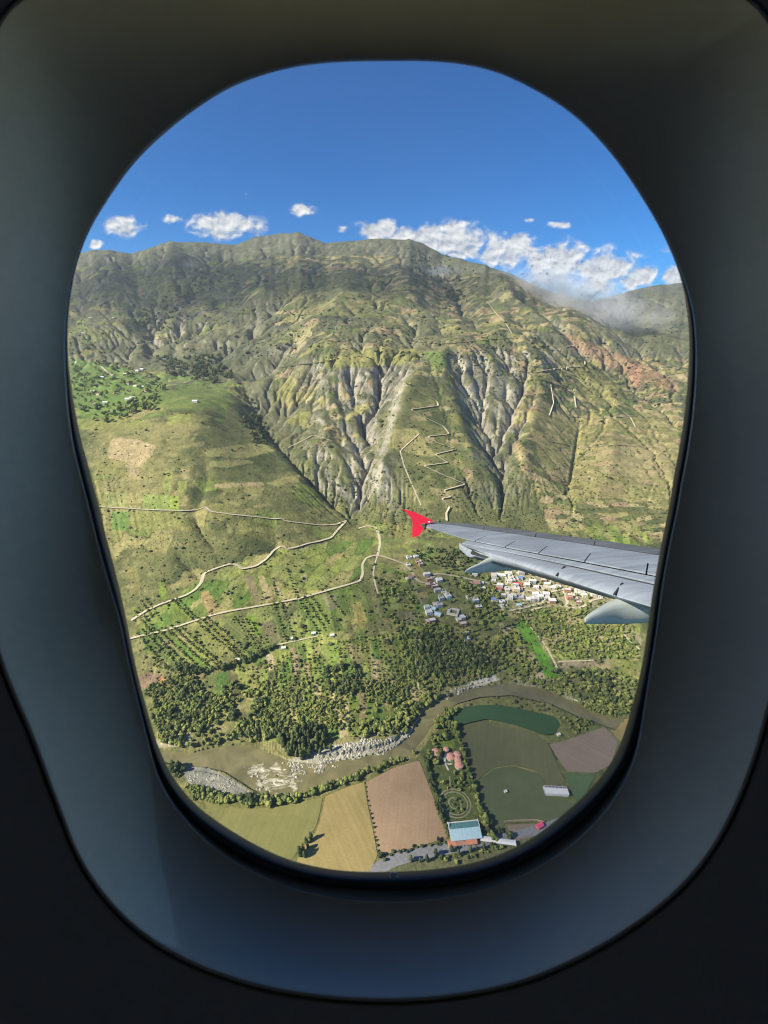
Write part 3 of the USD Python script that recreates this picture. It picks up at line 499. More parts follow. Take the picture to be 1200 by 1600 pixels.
def field(pix, m, label):
    P = shapely.Polygon(cast(dens(np.array(pix + pix[:1], float), 4.0))[:, :2]).buffer(0)
    return tag(put('field', sheet(P, 4.0, lambda x, y: ground(x, y) + .35), m, smooth=True), label, kind='structure')
field_look('plough_look', (.24, .165, .10), (.37, .26, .16), .15, .5, .3); field_look('hay_look', (.20, .165, .06), (.36, .28, .12), -.5, .35, .45); field_look('meadow_look', (.135, .14, .045), (.24, .22, .085), .2, .3, .4)
field_look('crop_look', (.085, .098, .045), (.15, .145, .072), .25, .6, .5); field_look('dark_crop_look', (.085, .105, .050), (.125, .14, .070), .25, .5, .2); field_look('earth_look', (.17, .135, .10), (.26, .205, .15), -.9, .3, .4); field_look('teal_look', (.07, .12, .055), (.09, .14, .065), .2, .4, .2)
field([(572,1222),(615,1200),(655,1188),(668,1222),(684,1265),(702,1308),(650,1324),(592,1337),(585,1300),(576,1255)], 'plough_look', 'large bare brown field beside the estate hedge')
field([(509,1244),(540,1231),(569,1222),(574,1256),(583,1300),(590,1337),(578,1362),(520,1362),(462,1348),(475,1325),(496,1297),(503,1270)], 'hay_look', 'mown straw coloured field left of the bare brown field')
field([(318,1252),(350,1262),(400,1264),(450,1258),(505,1245),(499,1272),(493,1294),(470,1322),(455,1345),(400,1330),(350,1295)], 'meadow_look', 'olive meadow below the river bend at the lower left')
field([(714,1140),(745,1124),(775,1124),(800,1132),(840,1148),(858,1165),(868,1190),(884,1222),(862,1232),(838,1205),(800,1195),(770,1200),(742,1222),(728,1180)], 'crop_look', 'dark green striped field right of the villa')
field([(743,1224),(771,1202),(800,1197),(837,1207),(861,1235),(905,1262),(880,1282),(792,1286),(768,1304),(752,1262)], 'dark_crop_look', 'smooth dark green field below the striped field')
field([(858,1163),(880,1158),(905,1150),(945,1136),(966,1160),(955,1195),(930,1208),(886,1206),(872,1186)], 'earth_look', 'reddish brown field at the right below the lake')
field([(880,1208),(930,1210),(915,1240),(900,1252),(888,1226)], 'teal_look', 'small bluish green field beside the long shed')
field([(792,1289),(838,1287),(846,1298),(800,1318),(794,1306)], 'earth_look', 'small grey brown walled field near the road')
field([(948,1134),(962,1128),(990,1120),(985,1150),(968,1158)], 'hay_look', 'pale field corner at the right window edge')
# water
mat(stage, '/World/Looks/river_look', {'g': ('geometry', {}), 'a': ('attribute', {'attribute': 'rapids'}), 'mp': ('mapping', {'scale': (.05, .14, .1), 'rotation': (0, 0, -.2)}),
    'n': ('noise_texture', {'scale': 1.0, 'detail': 5.0, 'roughness': .75, 'distortion': 1.2}), 'n2': ('noise_texture', {'scale': .5, 'detail': 3.0}), 'ad': ('math', {'math_type': 'multiply'}), 'n3': ('noise_texture', {'scale': .03, 'detail': 5.0, 'roughness': .6, 'distortion': 1.0}), 'r3': ('rgb_ramp', {'ramp': [(.35, (.72, .72, .70)), (.65, (1.22, 1.22, 1.2))]}), 'mu': ('mix_color', {'blend_type': 'multiply', 'fac': 1.0, 'use_clamp': False}),
    'r': ('rgb_ramp', {'ramp': [(.44, (.165, .150, .072)), (.50, (.29, .265, .17)), (.60, (.62, .59, .49))]}), 'b': ('bump', {'strength': .5, 'distance': .3}), 'p': ('principled_bsdf', {'roughness': .25, 'specular_ior_level': .4})},
    [('g.position', 'mp.vector'), ('mp.vector', 'n.vector'), ('g.position', 'n2.vector'), ('n.fac', 'ad.value1'), ('a.fac', 'ad.value2'), ('ad.value', 'r.fac'), ('g.position', 'n3.vector'), ('n3.fac', 'r3.fac'), ('r.color', 'mu.a'), ('r3.color', 'mu.b'), ('mu.result', 'p.base_color'), ('n2.fac', 'b.height'), ('b.normal', 'p.normal')], surface='p.BSDF')
rv, rt = sheet(WATER['river'], 3.0, lambda x, y: 0 * x)
rpx, rpy = proj(rv)
foam = np.zeros(len(rv))
for poly, amt in (([(375,1185),(440,1178),(470,1195),(480,1235),(440,1252),(395,1240)], 1.0), ([(455,1225),(520,1205),(560,1195),(600,1190),(610,1200),(500,1235),(460,1250)], .72), ([(690,1075),(735,1070),(740,1085),(700,1095)], .75), ([(880,1085),(930,1100),(950,1125),(880,1100)], .62), ([(255,1165),(330,1165),(330,1185),(255,1185)], .6), ([(600,1165),(640,1150),(640,1185),(600,1195)], .6)):
    jx = meshkit.fbm(np.column_stack([rv[:, :2] / 9, 0 * rpx]), 3, 91) - .5; jy = meshkit.fbm(np.column_stack([rv[:, :2] / 9, 0 * rpx]), 3, 92) - .5
    Pf = shapely.Polygon(poly); dd = shapely.distance(Pf.boundary, shapely.points(rpx + 44 * jx, rpy + 30 * jy)); foam = np.maximum(foam, amt * inside(poly, rpx + 44 * jx, rpy + 30 * jy) * sstep(0, 14, dd))
rm = usdkit.mesh(stage, path_for('river'), (rv + np.column_stack([0 * foam, 0 * foam, foam * (rng.random(len(foam)) - .5) * 1.0]), rt), '/World/Looks/river_look', smooth=True)
UsdGeom.PrimvarsAPI(rm).CreatePrimvar('rapids', Sdf.ValueTypeNames.FloatArray, 'vertex').Set(Vt.FloatArray.FromNumpy(foam.astype(np.float32)))
tag(rm, 'muddy olive river with white rapids bending through the valley', kind='structure')
mat(stage, '/World/Looks/lake_look', {'g': ('geometry', {}), 'n2': ('noise_texture', {'scale': .7, 'detail': 3.0}), 'b': ('bump', {'strength': .3, 'distance': .1}), 'p': ('principled_bsdf', {'base_color': (.042, .088, .040), 'roughness': .8, 'specular_ior_level': .08})},
    [('g.position', 'n2.vector'), ('n2.fac', 'b.height'), ('b.normal', 'p.normal')], surface='p.BSDF')
tag(put('lake', sheet(WATER['lake'], 5.0, lambda x, y: 0 * x + .1), 'lake_look', smooth=True), 'dark green oxbow lake between the river and the fields', kind='structure')

# ------------------------------------------------------------------ trees, bushes, boulders
def leaf_look(name, ramp):
    mat(stage, '/World/Looks/' + name, {'o': ('object_info', {}), 'g': ('geometry', {}), 'n': ('noise_texture', {'scale': .8, 'detail': 3.0}), 'x': ('mix_float', {'fac': .4}), 'r': ('rgb_ramp', {'ramp': ramp}),
        'p': ('principled_bsdf', {'roughness': .8, 'specular_ior_level': .15}), 't': ('translucent_bsdf', {}), 'm': ('mix_closure', {'fac': .22})},
        [('g.position', 'n.vector'), ('o.random', 'x.a'), ('n.fac', 'x.b'), ('x.result', 'r.fac'), ('r.color', 'p.base_color'), ('r.color', 't.color'), ('p.BSDF', 'm.closure1'), ('t.BSDF', 'm.closure2')], surface='m.closure')
leaf_look('leaf_look', [(.15, (.085, .11, .036)), (.4, (.16, .195, .055)), (.62, (.25, .28, .075)), (.85, (.36, .36, .11))])
leaf_look('dark_leaf_look', [(.2, (.045, .062, .027)), (.5, (.082, .11, .042)), (.8, (.14, .165, .06))])
leaf_look('bush_look', [(.2, (.050, .064, .030)), (.55, (.095, .11, .045)), (.85, (.17, .17, .075))])
look('bark_look', (.12, .10, .075), .9, .2, 3.0)
mat(stage, '/World/Looks/boulder_look', {'o': ('object_info', {}), 'r': ('rgb_ramp', {'ramp': [(0, (.13, .12, .09)), (.5, (.30, .28, .22)), (1, (.52, .49, .40))]}), 'p': ('principled_bsdf', {'roughness': .9})},
    [('o.random', 'r.fac'), ('r.color', 'p.base_color')], surface='p.BSDF')
def blob(c, r, seed, lvl=1, squash=1.0):
    m = trimesh.creation.icosphere(lvl, 1.0); vv = np.array(m.vertices)
    vv *= (0.72 + .56 * meshkit.fbm(vv * 1.7 + seed * 3.1, 2, seed))[:, None]; vv[:, 2] *= squash
    return trimesh.Trimesh(vv * r + np.array(c), m.faces, process=False)
def cards(n, c, rad, size, g):
    d = g.normal(size=(n, 3)); d /= np.linalg.norm(d, axis=1, keepdims=True); p = np.array(c) + d * np.array(rad) * g.uniform(.8, 1.12, (n, 1))
    a = g.normal(size=(n, 3)); a /= np.linalg.norm(a, axis=1, keepdims=True); b = np.cross(a, g.normal(size=(n, 3))); b /= np.linalg.norm(b, axis=1, keepdims=True)
    s = size * g.uniform(.6, 1.4, (n, 1)); vv = np.stack([p - a * s - b * s, p + a * s - b * s * .6, p + a * s * .8 + b * s, p - a * s * .7 + b * s], 1).reshape(-1, 3)
    q0 = np.arange(n) * 4; return trimesh.Trimesh(vv, np.vstack([np.stack([q0, q0 + 1, q0 + 2], 1), np.stack([q0, q0 + 2, q0 + 3], 1)]), process=False)
def crown_mesh(kind, seed):
    """a crown one metre tall, standing on the origin"""
    g = np.random.default_rng(seed); parts = []
    if kind == 'broad':
        for k in range(8):
            a, rr = g.uniform(0, 6.28), g.uniform(.12, .36); c = (rr * math.cos(a), rr * math.sin(a), g.uniform(.36, .78)); r = g.uniform(.15, .27)
            parts += [blob(c, r, seed * 11 + k, 1), cards(9, c, (r, r, r), .055, g)]
    elif kind == 'tall':
        for k in range(6):
            z = .22 + k * .13; r = .15 * (1.15 - .8 * abs(z - .45)) * g.uniform(.8, 1.2); c = (g.uniform(-.05, .05), g.uniform(-.05, .05), z)
            parts += [blob(c, r, seed * 11 + k, 1, 1.3), cards(7, c, (r, r, r * 1.2), .04, g)]
    else:
        for k in range(3):
            c = (g.uniform(-.4, .4), g.uniform(-.4, .4), g.uniform(.2, .5)); parts.append(blob(c, g.uniform(.4, .62), seed * 7 + k, 1, .8))
    return trimesh.util.concatenate(parts)
def trunk_mesh(kind):
    t = trimesh.creation.cylinder(1.0, .5, sections=6); vv = np.array(t.vertices); vv[:, 2] += .25; k = .03 * (1.2 - vv[:, 2]); vv[:, 0] *= k; vv[:, 1] *= k
    return trimesh.Trimesh(vv, t.faces, process=False)
def scatter(poly, n, seed, grow=0.0):
    g = np.random.default_rng(seed); p = np.asarray(poly, float); P = shapely.Polygon(p).buffer(grow); x0, y0, x1, y1 = P.bounds; out = np.zeros((0, 2))
    while len(out) < n:
        q = g.uniform((x0, y0), (x1, y1), (n * 3, 2)); out = np.vstack([out, q[shapely.contains_xy(P, q[:, 0], q[:, 1])]])
    return out[:n]
def along(line, gap, jit, seed):
    g = np.random.default_rng(seed); p = dens(np.array(line, float), gap); return p + g.normal(size=p.shape) * jit
TREES = []   # (x, y, z, height, kind)
BUSH, ROCK = [], []
def add(pix, hgt, kind, seed, dest=None, thin=None):
    g = np.random.default_rng(seed); P = cast(pix)
    dn = meshkit.fbm(np.column_stack([P[:, :2] / 45.0, 0 * P[:, 0]]), 3, 71); keep_ = len(P) < 130 and dest is None; bar = .47 if dest is None and len(P) < 3000 else .40
    ok = ~shapely.contains_xy(WATER['river'], P[:, 0], P[:, 1]) & ~shapely.contains_xy(WATER['lake'], P[:, 0], P[:, 1]) & (P[:, 1] < 6000) & (keep_ | (dn + .25 * g.random(len(P)) > bar + .1 * (dest is not None)))
    for p in P[ok]: (TREES if dest is None else dest).append((p[0], p[1], p[2], hgt * (g.uniform(.65, 1.35) if dest is None else math.exp(g.normal(-.25, .5))), kind))
def rows_of(poly, lean, gap, step, seed, jit=.6, keep=.85):
    """orchard rows inside a photo polygon: lean = px sideways per px down"""
    g = np.random.default_rng(seed); p = np.asarray(poly, float); P = shapely.Polygon(p); x0, y0, x1, y1 = P.bounds; out = []
    for xs in np.arange(x0 - abs(lean) * (y1 - y0), x1 + abs(lean) * (y1 - y0), gap):
        ys = np.arange(y0, y1, step); out.append(np.stack([xs + lean * (ys - y0), ys], 1))
    q = np.vstack(out) + g.normal(size=(sum(map(len, out)), 2)) * jit; q = q[g.random(len(q)) < keep]
    return q[shapely.contains_xy(P, q[:, 0], q[:, 1])]
A_ = [(225,1078),(290,1050),(330,1085),(360,1060),(410,1085),(430,1150),(395,1160),(345,1162),(300,1172),(250,1160)]
B_ = [(365,1040),(420,1020),(500,1000),(640,985),(665,1060),(640,1130),(560,1155),(500,1160),(430,1160),(400,1090)]
add(scatter(A_, 1000, 1), 5.2, 'broad', 2); add(scatter(A_, 170, 3), 7, 'dark', 4)
add(scatter([(400,1065),(480,1060),(560,1065),(640,1055),(640,1130),(560,1152),(440,1155)], 900, 5), 3.9, 'broad', 6)
add(rows_of(B_, .12, 7.0, 3.6, 7, keep=.7), 3.0, 'broad', 8); add(scatter([(500,1040),(560,1040),(570,1075),(550,1090),(510,1080)], 60, 9), 7, 'dark', 10)
add(scatter([(425,1145),(500,1140),(530,1165),(500,1188),(455,1186)], 130, 11), 11, 'tall', 12)
add(scatter([(560,1120),(640,1100),(665,1085),(690,1085),(655,1115),(635,1145),(570,1155)], 170, 13), 7, 'broad', 14)
add(scatter([(610,960),(640,985),(700,970),(760,985),(800,1040),(770,1055),(720,1070),(670,1085),(640,1060)], 800, 15), 4.6, 'broad', 16); add(scatter([(640,985),(700,990),(760,1000),(760,1040),(700,1060),(660,1050)], 330, 17), 5.6, 'dark', 18)
add(scatter([(575,875),(640,900),(660,960),(640,985),(600,960),(590,925)], 170, 19), 4.5, 'broad', 20); add(scatter([(640,860),(760,850),(760,895),(690,890),(660,880)], 260, 21), 5, 'dark', 22)
add(scatter([(700,905),(790,925),(800,965),(760,985),(720,970),(740,940)], 260, 23), 6.5, 'broad', 24); add(scatter([(690,880),(950,905),(960,945),(800,950),(700,960)], 260, 25), 4.5, 'broad', 26)
add(scatter([(800,955),(920,950),(1000,985),(1000,1030),(935,1030),(870,1030),(830,985)], 900, 27), 3.8, 'broad', 28); add(scatter([(850,1060),(930,1045),(1000,1060),(990,1110),(940,1130),(900,1095),(860,1070)], 720, 29), 4.3, 'broad', 30)
add(scatter([(860,1050),(950,1050),(960,1100),(900,1090)], 130, 31), 7, 'dark', 32); add(scatter([(770,985),(800,975),(850,1060),(800,1058)], 110, 33), 5.5, 'broad', 34); add(scatter([(800,1060),(850,1062),(905,1090),(880,1088)], 60, 35), 5, 'broad', 36)
# belt on the south bank, hedges of the estate, trees along the road
add(along([(335,1252),(365,1250),(400,1257),(450,1252),(500,1237),(560,1214),(610,1192),(650,1176)], 4.0, 2.2, 37), 7, 'broad', 38); add(along([(370,1248),(400,1254),(430,1250)], 5.0, 3, 39), 10, 'dark', 40)
add(scatter([(285,1225),(330,1235),(380,1248),(340,1256),(300,1248)], 70, 41), 5, 'broad', 42); add(scatter([(262,1200),(285,1195),(292,1208),(275,1215)], 14, 43), 8, 'dark', 44)
add(along([(664,1185),(672,1215),(684,1255),(694,1290),(704,1310)], 3.6, 1.3, 45), 6, 'dark', 46); add(along([(712,1140),(722,1175),(735,1215),(745,1255),(758,1290),(772,1312)], 3.6, 1.8, 47), 6.5, 'broad', 48); add(along([(735,1225),(748,1262),(765,1300)], 5, 3, 49), 6, 'dark', 50)
add(scatter([(690,1105),(712,1110),(716,1140),(700,1155),(672,1165),(675,1140)], 75, 51), 7, 'broad', 52); add(scatter([(672,1165),(690,1150),(700,1165),(680,1195),(668,1185)], 16, 53), 6, 'broad', 54)
add(np.array([(698,1260),(708,1258),(714,1263),(712,1250),(720,1254),(705,1268),(716,1271),(722,1266)]), 3.5, 'broad', 55); add(scatter([(690,1200),(735,1215),(742,1240),(690,1235)], 26, 56), 4, 'broad', 57)
add(np.array([(478,1318),(481,1325),(473,1331),(469,1338),(486,1312),(476,1340)]), 10, 'tall', 58); add(np.array([(594,1338),(601,1344),(685,1314)]), 6, 'dark', 59)
add(np.array([(642,1346),(656,1347),(667,1346),(681,1337),(705,1331),(716,1337),(735,1331),(744,1328),(756,1326),(768,1322)]), 8.5, 'tall', 60); add(along([(690,1345),(730,1338),(780,1330)], 6, 3, 61), 4, 'broad', 62); add(along([(610,1333),(650,1325),(700,1316)], 6, 1.5, 63), 3, 'dark', 64)
add(along([(570,1224),(577,1262),(585,1300),(591,1336)], 7, .5, 65), 2.2, 'dark', 66); add(along([(780,1300),(800,1305),(790,1318)], 5, 2, 67), 5, 'dark', 68); add(scatter([(870,1120),(900,1118),(930,1130),(900,1150)], 40, 69), 4, 'broad', 70)
# orchard lines on the left slope
for i, (a, b) in enumerate([((221,940),(238,965)),((229,938),(252,970)),((270,938),(300,968)),((277,937),(306,966)),((246,985),(318,1050)),((258,982),(330,1046)),((266,978),(342,1044)),((276,974),(352,1046)),((306,972),(376,1030)),((313,968),(386,1032)),((322,965),(396,1028)),((222,985),(276,1038)),((231,984),(290,1040)),((213,990),(262,1046)),((240,1040),(280,1052)),((238,1030),(272,1046)),((210,955),(232,985)),((216,950),(240,985))]):
    add(along([a, b], 4.2, .4, 100 + i), 4.0, 'broad', 130 + i)
add(along([(272,1044),(310,1052),(345,1045),(390,1033),(430,1012)], 5, 2, 150), 8, 'dark', 151); add(rows_of([(355,965),(385,960),(425,1010),(400,1020)], .55, 7, 4.5, 152), 3.5, 'broad', 153)
for i, (a, b) in enumerate([((428,945),(446,1000)),((437,942),(458,996)),((465,935),(498,990)),((474,933),(507,985)),((484,930),(512,975)),((510,925),(535,960)),((448,890),(462,930)),((425,905),(432,930))]):
    add(along([a, b], 4.6, .4, 160 + i), 4.2, 'broad', 180 + i)
# green left valley and the higher woods
add(scatter([(110,560),(200,570),(260,600),(240,645),(150,665),(115,630)], 330, 200), 11, 'broad', 201); add(scatter([(245,560),(330,555),(372,590),(330,602),(260,585)], 240, 202), 12, 'dark', 203); add(scatter([(375,650),(410,650),(425,690),(400,700)], 70, 204), 9, 'dark', 205)
add(along([(160,388),(175,391)], 4, 2, 206), 22, 'dark', 207); add(scatter([(630,385),(700,400),(720,440),(650,450)], 80, 208), 14, 'dark', 209); add(scatter([(190,500),(330,420),(360,430),(250,520)], 120, 210), 13, 'dark', 211)
add(scatter([(690,450),(720,455),(725,470),(700,470)], 40, 212), 13, 'dark', 213); add(along([(365,598),(380,615),(395,645),(412,680)], 4, 4, 214), 9, 'dark', 215)
add(scatter([(150,700),(560,700),(570,900),(220,930)], 200, 216), 2.6, 'bush', 217, BUSH); add(scatter([(120,640),(560,640),(600,860),(200,940),(150,780)], 4200, 218), 1.25, 'bush', 219, BUSH); add(scatter([(430,520),(1040,540),(1040,850),(600,840),(480,760)], 11000, 220), 1.8, 'bush', 221, BUSH)
add(scatter([(110,430),(600,390),(1060,500),(1050,640),(600,560),(110,560)], 9000, 222), 3.2, 'bush', 223, BUSH); add(scatter([(200,930),(1000,850),(1000,1100),(450,1160),(230,1100)], 4500, 224), 1.8, 'bush', 225, BUSH)
for poly, n, sz, sd in (([(440,1188),(520,1166),(560,1160),(600,1162),(642,1140),(655,1120),(640,1150),(600,1178),(545,1187),(500,1196)], 800, .8, 230), ([(440,1190),(500,1194),(530,1196),(490,1212),(450,1206)], 230, .8, 231), ([(420,1248),(500,1228),(560,1206),(566,1210),(500,1236),(430,1254)], 200, .75, 232),
        ([(285,1205),(300,1198),(325,1201),(370,1222),(395,1240),(360,1245),(300,1225)], 260, .6, 233), ([(800,1060),(850,1064),(905,1088),(940,1112),(900,1098),(850,1074)], 130, .9, 234), ([(690,1086),(730,1068),(780,1060),(735,1076),(695,1094)], 80, 1.1, 235), ([(385,1200),(440,1195),(470,1215),(420,1240),(390,1230)], 40, 1.0, 236), ([(240,1150),(300,1145),(300,1165),(240,1165)], 60, 1.0, 237)):
    P = cast(scatter(poly, int(n * 1.7), sd), .2); P = P[meshkit.fbm(np.column_stack([P[:, :2] / 12, 0 * P[:, 0]]), 3, sd) > .47]; g = np.random.default_rng(sd + 50); z = np.maximum(ground(P[:, 0], P[:, 1]), -.2)
    ROCK += [(p[0], p[1], zz, sz * g.uniform(.5, 1.7), 'rock') for p, zz in zip(P, z)]
KINDS = {'broad': ('broadleaf_tree', 'leaf_look', 'broad'), 'dark': ('dark_tree', 'dark_leaf_look', 'broad'), 'tall': ('poplar_tree', 'dark_leaf_look', 'tall'), 'bush': ('bush', 'bush_look', 'bush')}
def instancer(name, items, kinds, label, cat, nvar=3):
    pi = UsdGeom.PointInstancer.Define(stage, path_for(name)); base = str(pi.GetPath()); protos = []
    for k in kinds:
        for sd in range(nvar):
            pr = UsdGeom.Xform.Define(stage, f'{base}/{k}_clump_{sd + 1:03d}'); protos.append(pr.GetPath())
            if k == 'rock': usdkit.mesh(stage, f'{pr.GetPath()}/boulder', blob((0, 0, .2), 1.0, 70 + sd, 1, .7), '/World/Looks/boulder_look')
            else: usdkit.mesh(stage, f'{pr.GetPath()}/crown', crown_mesh(KINDS[k][2], 20 + sd), '/World/Looks/' + KINDS[k][1], smooth=False)
    pi.CreatePrototypesRel().SetTargets(protos); g = np.random.default_rng(len(items)); n = len(items); it = items
    pi.CreateProtoIndicesAttr(Vt.IntArray([kinds.index(i[4]) * nvar + int(g.integers(nvar)) for i in it]))
    pi.CreatePositionsAttr(Vt.Vec3fArray.FromNumpy(np.array([i[:3] for i in it], np.float32) - np.array([0, 0, .2], np.float32)))
    s = np.array([[i[3] * g.uniform(.85, 1.15), i[3] * g.uniform(.85, 1.15), i[3]] for i in it], np.float32); pi.CreateScalesAttr(Vt.Vec3fArray.FromNumpy(s))
    a = g.uniform(0, 2 * math.pi, n) / 2; pi.CreateOrientationsAttr(Vt.QuathArray([Gf.Quath(float(math.cos(t)), 0, 0, float(math.sin(t))) for t in a]))
    tag(pi, label, cat, kind='stuff')
TREES.sort(key=lambda t: math.hypot(t[0], t[1], t[2] - CH))
LOOKS3 = {'broad': 'mid green bushy tree', 'dark': 'dark green dense round tree', 'tall': 'slender dark upright tree'}
SPOTS = [('left of the warehouse, at the foot of the estate hedge', [(702,1305)]), ('in the hedge between the bare brown field and the estate', [(668,1200),(684,1255),(694,1290)]), ('in the hedge line between the striped field and the villa', [(722,1175),(735,1215)]), ('in the hedge line right of the round garden', [(745,1255),(758,1290),(772,1312)]),
 ('inside the rings of the round garden', [(711,1256)]), ('on the lawn below the villa', [(712,1222)]), ('between the villa and the river bend', [(695,1125),(690,1155),(675,1180)]), ('on the far side of the paved road', [(610,1333),(650,1325),(690,1318)]), ('beside the paved road at the bottom edge', [(650,1346),(680,1338),(710,1334),(740,1330),(768,1324)]),
 ('in the small clump on the straw coloured field', [(477,1328)]), ('along the edge between brown and straw coloured fields', [(570,1224),(577,1262),(585,1300),(591,1336)]), ('on the river bank above the brown field', [(590,1202),(620,1188),(645,1176)]), ('on the river bank above the straw coloured field', [(510,1235),(545,1220)]), ('on the river bank above the olive meadow', [(400,1257),(440,1253),(470,1247)]),
 ('on the gravel island in the river', [(310,1232),(340,1245),(370,1250)]), ('at the left tip of the gravel island', [(275,1205)]), ('beside the small walled field', [(785,1305)]), ('near the lower end of the green lake', [(890,1130)]), ('in the stand on the wooded bank over the rapids', [(430,1170),(470,1175),(505,1175)]), ('on the wooded bank above the boulders', [(560,1145),(610,1140),(650,1110)]), ('on the wooded bank above the wide river pool', [(300,1160),(350,1155),(395,1150)])]
SPX = np.array([q for _, l in SPOTS for q in l], float); SPN = [n for n, l in SPOTS for _ in l]
first = {}
for i, (x, y, z, hh, k) in enumerate(TREES[:300]):
    nm, lk, kd = KINDS[k]; t = thing(nm, place(x, y, z - .2, i * 2.4, hh)); key = (k, len([1 for q in TREES[:i] if q[4] == k]) % 3)
    qx, qy = proj(np.array([[x, y, z]])); sp = SPN[int(np.argmin((SPX[:, 0] - qx) ** 2 + (SPX[:, 1] - qy) ** 2))]; tag(t, f'{LOOKS3[k]} {sp}', 'tree', f'{LOOKS3[k]}s {sp}')
    if key in first:
        t.GetPrim().GetReferences().AddInternalReference(first[key]); t.GetPrim().SetInstanceable(True)
    else:
        first[key] = t.GetPath(); put('trunk', trunk_mesh(kd), 'bark_look', str(t.GetPath())); put('crown', crown_mesh(kd, 20 + key[1]), lk, str(t.GetPath()))
rest = TREES[300:]
instancer('woodland', [t for t in rest if t[1] < 1000], ['broad', 'dark', 'tall'], 'mass of green trees and orchards filling the valley sides', 'woodland')
instancer('mountain_trees', [t for t in rest if t[1] >= 1000], ['broad', 'dark', 'tall'], 'far dark trees dotted over the mountain and the left valley', 'trees')
instancer('scrub', BUSH, ['bush'], 'low scrub bushes speckling the mountain slopes and the spur', 'scrub')
instancer('boulders', ROCK, ['rock'], 'pale boulders strewn along the river banks and rapids', 'boulders', 4)

# ------------------------------------------------------------------ houses
for nm, c in (('white_wall', (.62, .60, .55)), ('cream_wall', (.60, .52, .38)), ('brick_wall', (.36, .20, .13)), ('grey_wall', (.40, .39, .37)), ('adobe_wall', (.42, .32, .21)), ('concrete_roof', (.50, .48, .44)), ('white_roof', (.62, .61, .58)), ('tile_roof', (.46, .17, .10)), ('rust_roof', (.36, .20, .14)), ('blue_roof', (.14, .22, .42)), ('red_roof', (.50, .08, .06)), ('pale_blue_roof', (.38, .52, .56)), ('teal_roof', (.10, .24, .23)), ('salmon_roof', (.62, .30, .22)), ('orange_roof', (.52, .22, .13)), ('window_dark', (.04, .045, .05)), ('pink_look', (.65, .10, .16))):
    look(nm, c, .8, .14, .6, spec=.2)
def boxm(x0, x1, y0, y1, z0, z1):
    b = trimesh.creation.box([x1 - x0, y1 - y0, z1 - z0]); b.apply_translation([(x0 + x1) / 2, (y0 + y1) / 2, (z0 + z1) / 2]); return b
def gable(x0, x1, y0, y1, z, rise, over=.4, th=.18):
    """a pitched roof with its ridge along x, as two sloping slabs joined at the ridge"""
    ym = (y0 + y1) / 2; P = shapely.Polygon([(y0 - over, z - rise * over / (ym - y0)), (ym, z + rise), (y1 + over, z - rise * over / (ym - y0)), (y1 + over, z - rise * over / (ym - y0) + th), (ym, z + rise + th), (y0 - over, z - rise * over / (ym - y0) + th)])
    m = trimesh.creation.extrude_polygon(P, x1 - x0 + 2 * over, engine='earcut'); vv = np.array(m.vertices)
    m.vertices = np.stack([vv[:, 2] + x0 - over, vv[:, 0], vv[:, 1]], 1); m.fix_normals(); return m
def house(name, pix, wx, wy, hgt, wall, roof, style, rz, label, cat='house', group=None):
    p = cast([pix])[0]; z = float(min(ground(p[0] + a * wx / 3, p[1] + b * wy / 3) for a in (-1, 1) for b in (-1, 1))) - .3
    t = thing(name, place(p[0], p[1], z, rz)); tag(t, label, cat, group); T = str(t.GetPath()); x, y = wx / 2, wy / 2
    put('walls', boxm(-x, x, -y, y, 0, hgt), wall, T)
    if style == 'gable': put('roof', trimesh.util.concatenate([gable(-x, x, -y, y, hgt + .02, wy * .22), trimesh.creation.extrude_polygon(shapely.Polygon([(-y + .05, 0), (y - .05, 0), (0, wy * .21)]), wx - .1, engine='earcut').apply_transform(np.array([[0, 0, 1, -x + .05], [1, 0, 0, 0], [0, 1, 0, hgt + .02], [0, 0, 0, 1.0]]))]), roof, T)
    else:
        put('roof', boxm(-x + .15, x - .15, -y + .15, y - .15, hgt, hgt + .12), roof, T)
        e = .22; put('parapet', trimesh.util.concatenate([boxm(-x, x, -y, -y + e, hgt + .003, hgt + .6), boxm(-x, x, y - e, y, hgt + .003, hgt + .6), boxm(-x, -x + e, -y + e, y - e, hgt + .003, hgt + .6), boxm(x - e, x, -y + e, y - e, hgt + .003, hgt + .6)]), wall, T)
        if style == 'stair': put('stair_room', boxm(-x + .6, -x + .6 + wx * .35, y - .5 - wy * .35, y - .5, hgt + .12, hgt + 2.6), wall, T)
    n = max(2, int(wx / 3.2))
    for k in range(n):
        cx = -x + (k + .5) * wx / n
        for fl in range(max(1, int(hgt // 2.9))): put('window', boxm(cx - .55, cx + .55, -y - .05, -y + .05, fl * 2.9 + .9, fl * 2.9 + 2.1), 'window_dark', T)
    put('door', boxm(x - .05, x + .06, -.5, .5, .3, 2.4), 'window_dark', T)
    return t
Z4 = [(60,205),(20,270),(75,280),(130,310),(110,268),(215,250),(205,345),(265,295),(225,410),(280,420),(280,460),(295,380),(240,200),(282,205),(340,190),(355,222),(345,262),(390,290),(425,315),(370,315),(345,378),(395,378),(432,382),(498,398),(530,405),(555,368),(585,360),(640,365),(645,395),(690,420),(485,290),(480,180),(440,190),(530,262),(650,275),(590,210),(690,305),(740,298),(800,245),(835,262),(870,258),(815,335),(850,370),(880,395),(905,420),(900,335),(930,355),(955,378),(1005,305),(1040,330),(1085,335),(1115,350),(1150,358),(1030,372),(1080,382),(1120,378),(995,340),(650,300),(560,400),(460,290),(760,270),(700,300),(870,350),(830,395),(700,250),(620,245),(560,300),(350,395),(372,380),(595,385),(215,215),(365,245),(325,320),(400,325)]
